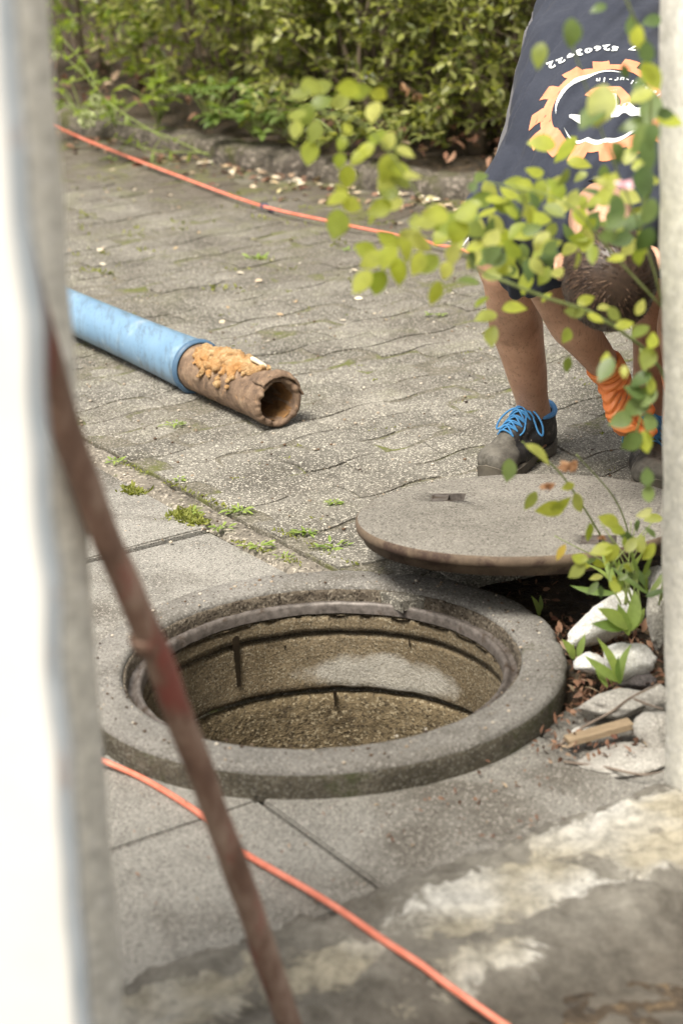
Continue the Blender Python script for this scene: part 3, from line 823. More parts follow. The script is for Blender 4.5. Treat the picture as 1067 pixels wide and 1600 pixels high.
# ------------------------------------------------------------------ orange cords
def cordm():
    m, nt, b = new_mat('orange_cord'); v = coords(nt)
    col = ramp(nt, noi(nt, v, 30, 4), [(.3, (.56, .14, .08)), (.7, (.74, .25, .17))])
    lk(nt, col, b.inputs['Base Color']); b.inputs['Roughness'].default_value = .5; return m
M['cord'] = cordm()
def drape(pxs, r):
    trees = []
    for nm in ('slab_path', 'threshold_ground'):
        o = bpy.data.objects.get(nm); L = loc_of(o)
        trees.append(BVHTree.FromPolygons([Vector(v.co)+L for v in o.data.vertices], [tuple(p.vertices) for p in o.data.polygons]))
    Q = spline([Vector((x, y, 0)) for x, y in pxs], 220); z = [-.045]*len(Q)
    for it in range(3):
        P = [at_z(q.x, q.y, zz) for q, zz in zip(Q, z)]; z = []
        for p in P:
            hs = [t.ray_cast(Vector((p.x, p.y, .5)), Vector((0, 0, -1)))[0] for t in trees]; hs = [h.z for h in hs if h is not None]
            z.append(max(hs)+r if hs else p.z)
        z = [max(z[max(0, i-4):i+5]) for i in range(len(z))]
        for _ in range(2): z = [sum(z[max(0, i-12):i+13])/len(z[max(0, i-12):i+13]) for i in range(len(z))]
    return [at_z(q.x, q.y, zz) for q, zz in zip(Q, z)]
nearp = [(40, 1120), (110, 1165), (165, 1190), (230, 1220), (310, 1270), (350, 1308), (385, 1335), (480, 1390), (540, 1428), (600, 1470), (655, 1506), (700, 1540), (785, 1600), (900, 1680), (1060, 1760), (1300, 1830), (1700, 1860)]
o = mk('orange_cord', tube(drape(nearp, .0052), .0052, 10), M['cord'], center=True); tag(o, 'orange cord snaking across the slabs in front of the open shaft', 'cord')
farp = [(20, 172, .13), (55, 185, .13), (85, 197, .10), (150, 225, .03), (260, 268, .02), (400, 319, .02), (520, 347, .02), (620, 368, .02), (700, 386, .02), (735, 395, .02), (840, 425, .02), (960, 450, .02)]
pts = [at_z(x, y, z) for x, y, z in farp]
o = mk('orange_cord', tube(pts, .0048, 10, n=120), M['cord'], center=True); tag(o, 'orange cord running from the kerb across the paved yard to the worker', 'cord')
p = at_z(413, 322, .02)
o = mk('blue_clip', join(boxg(p, (.012, .008, .008)), tube([p+Vector((.01, 0, 0)), p+Vector((.02, -.02, -.012)), p+Vector((.03, -.02, -.015))], .005, 6)), simple('blue_clip', (.03, .04, .09), (.06, .08, .15), 30), smooth=False, center=True)
tag(o, 'tiny dark blue clip fastened on the far orange cord', 'clip')
# scrap of turquoise string by the collar
q = at_z(163, 1148, -.03); g = [q+Vector((.012*math.sin(i*1.9), .016*math.cos(i*1.3), .012+.010*math.sin(i*.9))) for i in range(12)]
o = mk('string_scrap', tube(g, .0035, 6, n=60), simple('turquoise_string', (.07, .35, .42), (.14, .5, .56), 40), center=True)
tag(o, 'small scrap of turquoise string at the left side of the manhole collar', 'string')

# ------------------------------------------------------------------ rocks
def rockm(nm, c1, c2, c3):
    return stone(nm, c1, c2, blotch=9, grain=420, speck=tuple(min(.85, k*1.15) for k in c2), pit=tuple(k*.85 for k in c1), stain=c3, stain_sc=9, stain_lo=.55, bmp=.8, bd=.006)
RWm = rockm('white_rock', (.60, .59, .56), (.80, .79, .76), (.42, .39, .34)); RGm = rockm('grey_rock', (.34, .32, .29), (.54, .52, .48), (.22, .195, .16))
RBm = rockm('dark_rock', (.10, .09, .09), (.17, .15, .15), (.07, .06, .06))
def rock(px, py, Y, r, rot, mat, label, seed, z=None, sq=.5):
    P = at_y(px, py, Y); M3 = Matrix.Rotation(R(rot[2]), 3, 'Z')@Matrix.Rotation(R(rot[1]), 3, 'Y')@Matrix.Rotation(R(rot[0]), 3, 'X')
    v, f = ell((0, 0, 0), (1, 1, 1), None, 44, 30); V = []
    for p in v:
        q = Vector(p); d = 1+.30*fbm(q, .9, 2, (seed, 0, 0))+.10*fbm(q, 3.0, 3, (seed, 3, 0))
        # flat facets
        for k in range(7):
            nn = Vector((math.sin(seed*7+k*2.1), math.cos(seed*3+k*1.3), math.sin(seed+k*3.7))).normalized(); h = .70+.12*math.sin(seed+k)
            t = (q*d).dot(nn)
            if t > h: d *= (h+(t-h)*.25)/t
        q = q*d; V.append(M3@Vector((q.x*r[0], q.y*r[1], q.z*r[2]))+P)
    o = mk('rock', (V, f), mat, center=True); tag(o, label, 'rock', 'rocks beside the pillar'); return o
rock(945, 968, 3.70, (.085, .035, .034), (0, -28, 28), RWm, 'long pale rock leaning upward between lid and pillar', 1.3)
rock(1028, 958, 3.62, (.026, .035, .060), (0, 8, 10), RGm, 'upright grey rock standing against the pillar', 2.1)
rock(982, 1032, 3.55, (.052, .040, .036), (0, 4, 15), RWm, 'bright white rock, the whitest in the heap, with weed before it', 3.7)
rock(922, 1036, 3.56, (.030, .026, .017), (0, 0, 0), RWm, 'small white stone left of the bright white rock', 4.4)
rock(993, 1066, 3.52, (.033, .022, .018), (0, 0, 0), RBm, 'dark grey stone wedged beneath the bright white rock', 5.2)
rock(965, 1098, 3.44, (.068, .040, .024), (0, 3, 10), RGm, 'long flat grey rock under the twig', 6.6)
rock(1030, 1092, 3.42, (.03, .03, .026), (0, 0, 30), RGm, 'grey rock touching the pillar beside the flat grey rock', 7.7)
rock(1022, 1140, 3.34, (.03, .04, .03), (10, 0, 30), RGm, 'dull grey rock at the pillar foot above the broken slab', 8.1)
rock(1026, 905, 3.85, (.022, .03, .03), (0, 0, 0), RWm, 'small pale rock at the back of the heap below the lid rim', 9.4)
rock(980, 1182, 3.30, (.10, .055, .014), (0, 0, 12), RGm, 'flat broken piece of slab at the pillar foot', 10.2)
rock(905, 1145, 3.42, (.018, .014, .009), (0, 0, 12), RWm, 'tiny pale stone left of the wood offcut', 11.2)

# wood offcut and twigs
wd = simple('pale_wood', (.20, .145, .09), (.38, .29, .19), 12, .9, 0, .5, (1, 8, 8), c3=(.12, .085, .055), sc2=9)
A = at_y(885, 1158, 3.34); B = at_y(985, 1130, 3.37); d = (B-A).normalized(); up = Vector((0, 0, 1)); s = d.cross(up).normalized(); u2 = s.cross(d)
o = mk('wood_offcut', boxg((A+B)/2, ((B-A).length/2, .013, .005), Matrix((d, s, u2)).transposed()), wd, smooth=False, center=True); tag(o, 'pale split wood offcut lying below the flat grey rock', 'wood')
tw = simple('grey_twig', (.13, .10, .08), (.24, .19, .15), 60, .9, 0, .4)
o = mk('twig', join(tube([at_y(855, 1180, 3.33), at_y(905, 1140, 3.38), at_y(955, 1112, 3.40), at_y(985, 1090, 3.38), at_y(1030, 1068, 3.36)], [.0028, .0028, .0025, .0022, .0014], 7, n=30),
                    tube([at_y(990, 1092, 3.38), at_y(1010, 1100, 3.36), at_y(1035, 1108, 3.33)], [.002, .0018, .001], 6, n=12)), tw, center=True); tag(o, 'grey forked twig lying across the flat grey rock', 'twig')
o = mk('twig', tube([at_z(880, 1190, -.045), at_z(940, 1198, -.042), at_z(1000, 1210, -.04), at_z(1035, 1205, -.04)], [.002, .0024, .002, .001], 7, n=24), tw, center=True); tag(o, 'thin brown twig lying on the broken slab', 'twig')

# leaf litter and crumbs (nobody could count them)
lit = leafmat('dry_leaf_litter', [(.055, .03, .018), (.15, .07, .04), (.26, .15, .095), (.12, .05, .032), (.36, .28, .19)], .1, .8, (1, .8, .5))
items = []
def scatter(n, fpos, s0, s1, flat=.8):
    n = int(n*1.5)
    for i in range(n):
        p = fpos()
        if p is None: continue
        d = Vector((rng.normal(), rng.normal(), rng.normal()*flat)); nn = Vector((rng.normal()*.5, rng.normal()*.5, 1)); L = s0+(s1-s0)*rng.random()
        items.append((p, d, nn, L*(.7+.6*rng.random()), L*(.22+.35*rng.random())))
def ptpx(x0, x1, y0, y1, z=-.035):
    def f():
        p = at_z(x0+(x1-x0)*rng.random(), y0+(y1-y0)*rng.random(), z)
        return p+Vector((0, 0, rng.random()*.015))
    return f
def off_ring(f, r=.44):
    def g():
        p = f(); return p if (Vector((p.x, p.y))-RC).length > r else None
    return g
scatter(420, off_ring(ptpx(860, 1030, 970, 1110)), .008, .026)
scatter(110, off_ring(ptpx(830, 1020, 1110, 1190, -.045)), .006, .018)
scatter(90, off_ring(ptpx(560, 880, 880, 1000, -.03)), .008, .02)
scatter(60, off_ring(ptpx(600, 880, 1190, 1330, -.05)), .005, .012)
scatter(40, off_ring(ptpx(200, 600, 1240, 1420, -.05)), .004, .009)
for k in range(170):   # clusters at the kerb foot
    i = rng.integers(20, 40); p = KLs[i].lerp(KLs[i+1], rng.random()); nn = Vector((-.7, -.7, 0))
    q = p+nn*(.02+abs(rng.normal())*.14); q.z = .006
    L = .018+.03*rng.random(); items.append((q, Vector((rng.normal(), rng.normal(), .15*rng.normal())), Vector((.2*rng.normal(), .2*rng.normal(), 1)), L, L*.6))
for k in range(900):
    i = rng.integers(14, 46); p = KLs[i].lerp(KLs[i+1], rng.random()); q = p+Vector((.7, .7, 0))*(.10+1.1*rng.random()); q.z = .12+.03*rng.random()
    L = .02+.035*rng.random(); items.append((q, Vector((rng.normal(), rng.normal(), .4*rng.normal())), Vector((.5*rng.normal(), .5*rng.normal(), 1)), L, L*.5))
o = mk('leaf_litter', leaves(items, .55, .4), lit); tag(o, kind='stuff')
items = []
pale = leafmat('fallen_petals', [(.55, .46, .33), (.62, .56, .45), (.45, .32, .2), (.42, .40, .2)], .1, .8, (1, .9, .7))
for k in range(120):
    p = at_z(100+650*rng.random(), 205+(300*rng.random()**2), .004)
    if p.y > kerb_y(p.x)-.02: continue
    L = .008+.022*rng.random(); items.append((p, Vector((rng.normal(), rng.normal(), .1*rng.normal())), Vector((.3*rng.normal(), .3*rng.normal(), 1)), L, L*.6))
for k in range(55):
    i = rng.integers(26, 41); p = KLs[i].lerp(KLs[i+1], rng.random())+Vector((-.7, -.7, 0))*(.02+abs(rng.normal())*.06); p.z = .008
    L = .02+.025*rng.random(); items.append((p, Vector((rng.normal(), rng.normal(), .1*rng.normal())), Vector((.3*rng.normal(), .3*rng.normal(), 1)), L, L*.6))
o = mk('fallen_petals', leaves(items), pale); tag(o, kind='stuff')
# grit on the paving
def grit():
    V = []; Fc = []
    for k in range(1500):
        px, py = 120+900*rng.random(), 400+460*rng.random(); p = at_z(px, py, .001); s = .0012+.0035*rng.random()**3
        if toab(p.x, p.y)[1] < 0 and p.z: pass
        v, f = ell(p, (s, s*(.6+.6*rng.random()), s*.6), None, 6, 4); n = len(V); V += v; Fc += [[i+n for i in q] for q in f]
    for k in range(260):
        a = 2*math.pi*rng.random(); r = .35+.07*rng.random(); s = .001+.003*rng.random()**2; p = Vector((RC.x+r*math.cos(a), RC.y+r*math.sin(a), .0078))
        v, f = ell(p, (s, s, s*.6), None, 6, 4); n = len(V); V += v; Fc += [[i+n for i in q] for q in f]
    m, nt, b = new_mat('grit'); g = nd(nt, 'ShaderNodeNewGeometry')
    lk(nt, ramp(nt, g.outputs['Random Per Island'], [(0, (.03, .02, .015)), (.35, (.10, .06, .035)), (.6, (.28, .22, .16)), (1, (.55, .5, .42))]), b.inputs['Base Color']); b.inputs['Roughness'].default_value = .9
    tag(mk('grit', (V, Fc), m), kind='stuff')
grit()

# ------------------------------------------------------------------ hedge and plants
BARK = simple('brown_bark', (.07, .052, .035), (.16, .125, .085), 40, .9, 0, .6)
STEMG = simple('green_stem', (.17, .22, .06), (.30, .36, .13), 30, .6)
LF = {
 'privet': leafmat('privet_leaf', [(.05, .065, .016), (.16, .18, .04), (.29, .31, .09), (.10, .12, .03), (.46, .46, .19)], .4, .36),
 'yellow': leafmat('light_leaf', [(.18, .24, .035), (.26, .33, .06), (.13, .19, .03), (.34, .40, .10)], .5, .45),
 'back': leafmat('back_leaf', [(.12, .14, .028), (.20, .23, .045), (.36, .38, .09), (.14, .17, .03)], .55, .5),
 'herb': leafmat('herb_leaf', [(.085, .14, .03), (.14, .20, .05), (.21, .27, .085)], .4, .5),
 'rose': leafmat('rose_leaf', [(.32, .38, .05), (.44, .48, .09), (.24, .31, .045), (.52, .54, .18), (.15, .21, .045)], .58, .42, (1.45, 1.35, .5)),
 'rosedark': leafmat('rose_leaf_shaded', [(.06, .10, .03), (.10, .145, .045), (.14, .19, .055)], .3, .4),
 'weed': leafmat('weed_leaf', [(.20, .29, .07), (.30, .38, .10), (.14, .22, .05)], .4, .5),
 'dry': leafmat('dry_leaf', [(.35, .18, .09), (.45, .27, .15), (.25, .12, .06)], .3, .8, (1, .8, .6)),
}
def sprig(p, d, n, ll, lw, length, items, st):
    """twig with opposite leaves"""
    d = d.normalized(); side = d.cross(rvu()).normalized()
    for i in range(n):
        t = (i+1)/n; q = p+d*length*t+Vector((0, 0, -.12*length*t*t))
        s = side if i % 2 == 0 else d.cross(side)
        for sg in (-1, 1):
            ld = (s*sg*(1.0)+d*(.75 if i < n-1 else 1.3)+rv(.22)).normalized()
            nn = (Vector((0, 0, 1))+rv(.45)); L = ll*(.65+.5*rng.random())
            items.append((q, ld, nn, L, L*lw))
    st.append((p, p+d*length+Vector((0, 0, -.12*length))))
def shrub(name, x, y, z0, h, rx, mat, n, ll, lw, label, cat='shrub', group=None, low=.0, stems=5, bark=BARK, thick=.012, dens=1.0):
    base = Vector((x, y, z0)); root = thing(name, base, label, cat, group)
    sg = []; tips = []
    for k in range(stems):
        a = 2*math.pi*rng.random(); tip = base+Vector((math.cos(a)*rx*.6*rng.random(), math.sin(a)*rx*.6*rng.random(), h*(.8+.2*rng.random())))
        b0 = base+Vector((math.cos(a)*.05, math.sin(a)*.05, -.03)); mid = b0.lerp(tip, .5)+rv(.05)
        pl = spline([b0, mid, tip], 10); sg.append(tube(pl, [thick*(1-.6*i/10) for i in range(11)], 6)); tips.append(pl)
    items = []; tw = []
    for i in range(n):
        pl = tips[rng.integers(len(tips))]; t = low+(1-low)*rng.random()**.8; q = pl[min(int(t*10), 10)]
        a = 2*math.pi*rng.random(); rr = rx*(.15+.85*rng.random()**.6)
        p = Vector((base.x+math.cos(a)*rr*(.7+.3*math.sin(math.pi*min(t+.25, 1))), base.y+math.sin(a)*rr*.8, base.z+h*t+rng.normal()*.02))
        if nz(p, 4.5, (x, 0, 0)) < -.12*dens: continue
        d = Vector((math.cos(a), math.sin(a), .35+.4*rng.normal())); sprig(p, d, 3+rng.integers(4), ll, lw, ll*(2.2+rng.random()*1.6), items, tw)
        if rng.random() < .18: tw.append((q, p))
    for (p, q) in tw: sg.append(tube([p, p.lerp(q, .5)+rv(.004), q], [.0022, .0018, .001], 4))
    mk('stem', join(*sg), bark, root)
    mk('foliage', leaves(items), mat, root, smooth=False)
    return root
def hedge_at(i, off):
    p = KLs[int(i)]; q = KLs[min(int(i)+1, len(KLs)-1)]; t = (q-p).normalized(); return p+Vector((-t.y, t.x, 0))*off
kinds = [('privet', 'glossy dark green privet bush'), ('yellow', 'light yellow-green bush'), ('privet', 'leafy mid green bush')]
where = ['at the left end of the hedge above the kerb', 'behind the tall umbel weed', 'where the hedge thickens left of centre', 'above the low mossy kerb near the ferny weeds', 'in the middle of the hedge above the rose sprays',
         'behind the yellow rose sprays', 'with the dried brown twig hanging before it', 'just left of the bending worker', 'directly behind the bending worker', 'at the right end of the hedge by the pillar']
for k, i in enumerate([17.5, 21, 24.5, 28, 31, 33.5, 36, 38.6, 41.5, 45]):
    p = hedge_at(i, .55+.10*math.sin(k*2.3)); kd, nm = kinds[[1, 1, 0, 0, 2, 0, 2, 0, 0, 2][k]]
    hh = .95
    lo = [.05, .03, .10, .14, .06, .0, .08, .05, .05, .05][k]
    shrub('hedge_shrub', p.x, p.y, .06, hh, .47, LF[kd], 460, [.038, .042, .048, .050, .042, .040, .042, .042, .042, .042][k], .5, nm+' '+where[k], group='shrubs forming the hedge', low=lo, stems=8)
B2 = ['far off to the left past the wall', 'at the left edge of the view', 'behind the umbel weed', 'behind the ferny herb', 'behind the broad lobed herb', 'left of the middle, behind the dark stem', 'behind the yellow rose sprays', 'behind the dried twig', 'behind the worker', 'behind the pillar at right']
B3 = ['leftmost of all', 'second from the left', 'third from the left', 'fourth of the seven, in the middle', 'third from the right', 'second from the right', 'rightmost of all']
for k, i in enumerate([10, 14, 18, 22, 26, 30, 34, 38, 42, 46]):
    p = hedge_at(i, 1.75+.2*math.sin(k*1.7))
    shrub('back_shrub', p.x, p.y, .06, 1.5, .62, LF['back'], 400, .05, .55, 'loose second row bush, '+B2[k], group='bushes in the second row of the hedge', low=.08, stems=9, thick=.02)
for k, i in enumerate([8, 14, 20, 26, 32, 38, 44]):
    p = hedge_at(i, 3.4+.3*math.sin(k*1.7))
    shrub('far_shrub', p.x, p.y, .06, 2.0, .85, LF['yellow'], 300, .075, .6, 'sunny bush standing beyond the hedge, '+B3[k], group='sunny bushes beyond the hedge', low=.0, stems=6, thick=.025, dens=.6)
# trunks inside the hedge
for (px, py, Y, r, lb) in ((330, 150, 9.2, .020, 'thin dark stem inside the hedge left of centre'), (215, 130, 9.6, .022, 'thin dark stem inside the hedge at the far left'), (590, 190, 8.4, .024, 'dark stem behind the yellow rose sprays'), (745, 210, 7.9, .035, 'thick dark trunk just left of the worker'), (475, 180, 8.7, .018, 'slender brown stem in the middle of the hedge')):
    b0 = at_y(px, py, Y); b0.z = .05
    o = mk('bare_hedge_stem', tube([b0, b0+Vector((.03, 0, .4))+rv(.02), b0+Vector((-.02, .05, .9))+rv(.03), b0+Vector((.05, 0, 1.5))], [r, r*.85, r*.7, r*.5], 10, n=16), BARK, center=True); tag(o, lb, 'hedge_stem', 'bare stems inside the hedge')

# broad-leaved herbs at the foot of the hedge
def herb(px, py, h, n, ll, label, mat='herb', sp=.16, z0=.09, yy=None, lobes=True):
    p0 = at_z(px, py, z0); root = thing('ground_herb', p0, label, 'plant', 'herbs along the foot of the hedge'); st = []; items = []
    for k in range(n):
        a = 2*math.pi*rng.random(); q = p0+Vector((math.cos(a)*sp*rng.random(), math.sin(a)*sp*rng.random(), h*(.35+.65*rng.random())))
        st.append(tube([p0+rv(.006)*1, p0.lerp(q, .5)+Vector((0, 0, h*.15)), q], [.0025, .002, .0015], 5, n=6))
        for j in range(5 if lobes else 3):
            b = (j-2)*.7+rng.normal()*.15; d = Vector((math.cos(a+b), math.sin(a+b), .15+.25*rng.normal())); L = ll*(.7+.5*rng.random())*(1.1-.12*abs(j-2))
            items.append((q, d, Vector((.3*rng.normal(), .3*rng.normal(), 1)), L, L*.48))
    mk('stem', join(*st), STEMG, root); mk('foliage', leaves(items, .3), LF[mat], root, smooth=False)
for a in [(400, 212, .16, 16, .07, 'broad lobed green herb overhanging the kerb below the hedge'), (330, 200, .17, 16, .06, 'feathery green herb left of the broad lobed one'), (250, 190, .20, 18, .055, 'tall ferny herb near the umbel weed', 'yellow'),
          (460, 222, .15, 13, .06, 'small dark herb right of the broad lobed one'), (180, 195, .10, 10, .045, 'low pale herb at the left end of the kerb', 'yellow'), (540, 235, .14, 14, .05, 'bushy herb behind the rose sprays above the kerb', 'privet'), (620, 245, .16, 15, .05, 'dense herb clump above the kerb behind the rose', 'privet'),
          (690, 225, .2, 15, .05, 'dark leaved herb beside the leaf litter', 'privet'), (130, 190, .16, 12, .05, 'herb at the outer left of the hedge foot', 'yellow')]:
    herb(*a)
# umbel weed with pale stems leaning over the kerb
def umbel():
    p0 = at_z(265, 222, .08); root = thing('umbel_weed', p0, 'tall thin weed with pale green stems and round flower heads at left', 'plant'); st = []; items = []; Y = p0.y
    for line, r in (([(265, 222), (190, 175), (155, 150), (140, 110), (100, 62)], .0030), ([(190, 175), (165, 155), (120, 105), (80, 75)], .0022), ([(330, 245), (240, 205), (150, 185), (130, 180)], .0025), ([(420, 262), (330, 240), (240, 235), (180, 215)], .0025)):
        pts = [at_y(x, y, Y+.02*k) for k, (x, y) in enumerate(line)]
        st.append(tube(pts, [r]*(len(pts)-1)+[r*.5], 6, n=20))
        for q in spline(pts, 9)[2:]:
            for s in range(3):
                items.append((q, rvu(), Vector((0, 0, 1))+rv(.3), .03+.03*rng.random(), .012))
    mk('stem', join(*st), simple('pale_stem', (.17, .22, .06), (.27, .33, .10), 20, .6), root)
    for (x, y, r) in ((150, 157, .022), (137, 187, .034), (157, 172, .016), (85, 88, .014)):
        c = at_y(x, y, Y-.02); g = []
        for k in range(150):
            d = rvu(); g.append((c+d*r*.6, d, rvu(), r*.5, r*.22))
        mk('flower_head', leaves(g), simple('pale_flower', (.33, .38, .17), (.46, .50, .27), 90, .8), root, smooth=False)
    mk('foliage', leaves(items), LF['yellow'], root, smooth=False)
umbel()
# dried brown twig
p = at_y(625, 130, 8.0); pts = [at_y(x, y, 7.75) for x, y in ((700, 165), (665, 152), (640, 138), (628, 128))]; items = []
for q in spline(pts, 10):
    for s in range(2): items.append((q, Vector((rng.normal(), rng.normal(), -1.2)), rvu(), .035, .011))
root = thing('dried_twig', pts[0], 'dried brown twig with shrivelled leaves hanging from the hedge', 'twig')
mk('stem', tube(pts, .002, 5, n=14), BARK, root); mk('foliage', leaves(items, .5), LF['dry'], root, smooth=False)

# ------------------------------------------------------------------ small weeds in the joints
def weed(px, py, r, n, label, mat='weed', z=.0, lw=.34, up=.5, name='joint_weed'):
    p = at_z(px, py, z); items = []; r *= .72; n = int(n*1.3)
    for k in range(n):
        a = 2*math.pi*rng.random(); d = Vector((math.cos(a), math.sin(a), up*rng.random())); L = r*(.3+.75*rng.random()**1.5)
        items.append((p+Vector((math.cos(a)*1.6-.3, math.sin(a)*.7+.3, 0))*r*.7*rng.random()+Vector((0, 0, .002+.004*rng.random())), d, Vector((.3*rng.normal(), .3*rng.normal(), 1)), L, L*lw))
    o = mk(name, leaves(items, .3), LF[mat], smooth=False, center=True); tag(o, label, 'weed', 'weeds in the paving joints'); return o
W_ = [(545, 392, .03, 16, 'small weed below the lowest left rose leaf'), (405, 405, .04, 26, 'low weed in the middle of the yard above the pipe'), (686, 494, .032, 24, 'weed on the paving left of the bare shin'),
      (275, 665, .03, 26, 'weed on the paving in front of the rusty pipe'), (378, 800, .034, 30, 'spiky weed in the joint beside the edging strip'), (522, 857, .045, 22, 'leafy weed touching the left rim of the lid'),
      (407, 856, .034, 22, 'broad leaved weed at the slab corner by the edging'), (480, 834, .030, 34, 'weed between edging and pavers left of the lid'), (524, 788, .022, 30, 'mossy tuft on the pavers above the lid'),
      (345, 827, .030, 22, 'weed at the end of the moss strip'), (448, 872, .024, 18, 'tiny weed at the slab edge above the shaft'), (300, 806, .03, 26, 'weed in the thick of the moss strip'), (182, 723, .025, 22, 'weed at the left end of the edging joint'), (280, 752, .018, 24, 'tiny weed in the upper edging joint'),
      (460, 835, .02, 12, 'pale shoot between edging and pavers'), (290, 240, .04, 14, 'weed under the far cord by the kerb'), (400, 262, .03, 10, 'weed at the foot of the kerb'), (175, 250, .04, 12, 'weed at the kerb foot at far left')]
for a in W_: weed(*a)
def moss():
    items = []
    def line(p0, p1, n, w, r):
        A, B = at_z(*p0), at_z(*p1)
        for k in range(n):
            t = rng.random(); p = A.lerp(B, t)+Vector((rng.normal()*w, rng.normal()*w, .002))
            if nz(p, 9) < -.05: continue
            L = r*(.5+rng.random()); items.append((p, Vector((rng.normal(), rng.normal(), .8)), rvu(), L, L*.4))
    line((200, 765), (335, 832), 900, .011, .012)
    line((240, 785), (300, 812), 500, .014, .012)
    line((330, 832), (470, 885), 160, .006, .008)
    line((170, 715), (560, 885), 420, .006, .007)
    for k in range(60):
        x, y = 100+700*rng.random(), 250+210*rng.random(); line((x, y), (x+20+50*rng.random(), y+4), 16, .016, .012)
    for k in range(90):
        x, y = 140+900*rng.random(), 430+400*rng.random(); line((x, y), (x+18, y-2), 8, .005, .006)
    tag(mk('moss', leaves(items), leafmat('moss_green', [(.17, .19, .04), (.26, .27, .07), (.12, .14, .03)], .3, .9), smooth=False), kind='stuff')
moss()

# fresh shoots between the rocks
def shoot(px, py, Y, blades, label, mat='weed'):
    p = at_y(px, py, Y); items = []; root = thing('green_shoot', p, label, 'plant', 'green shoots beside the pillar')
    for (dx, dy, L, wd_, cu) in blades:
        d = Vector((dx, .45*rng.normal(), dy)); items.append((p+rv(.004), d, Vector((.5*rng.normal(), -1, .5+.4*rng.normal())), L, L*wd_*.72))
    V, Fc = leaves(items, cu, .16, True); mk('blade', (V, Fc), LF[mat], root)
shoot(972, 1072, 3.46, [(-.25, 1, .085, .3, .3), (.25, 1, .07, .3, .3), (-.75, .6, .075, .3, .3), (.0, .6, .05, .3, .2)], 'three bladed shoot in front of the bright white rock')
shoot(952, 1072, 3.47, [(-.35, .5, .055, .35, .2), (-.2, .9, .06, .3, .2)], 'small shoot left of the three bladed one')
shoot(900, 1030, 3.62, [(-.3, .7, .045, .5, .2), (.3, .9, .045, .4, .2), (.05, .7, .03, .4, .2)], 'small pale shoot by the collar rim')
shoot(842, 962, 3.86, [(-.15, 1, .045, .35, .2), (.1, .9, .035, .35, .2)], 'lone shoot in the dark gap under the lid')
shoot(985, 985, 3.52, [(-.8, .7, .075, .5, .3), (-.25, 1, .06, .5, .2), (.15, .8, .07, .5, .3), (-.55, .2, .06, .5, .3), (.5, .5, .05, .5, .3)], 'bright broad leaved plant over the long pale rock')
shoot(968, 925, 3.62, [(-.6, .9, .10, .16, .5), (-.35, .75, .09, .2, .9), (.2, 1, .09, .16, .4), (-.9, .15, .085, .2, .6), (.4, .8, .08, .18, .5), (-.1, 1, .06, .22, .4)], 'tuft of arching strap leaves between lid and pillar')
shoot(1012, 930, 3.55, [(-.3, .9, .10, .14, .5), (.1, 1, .11, .13, .6), (-.6, .5, .09, .16, .9), (.3, .7, .07, .2, .5)], 'green stalks rising against the pillar', 'herb')

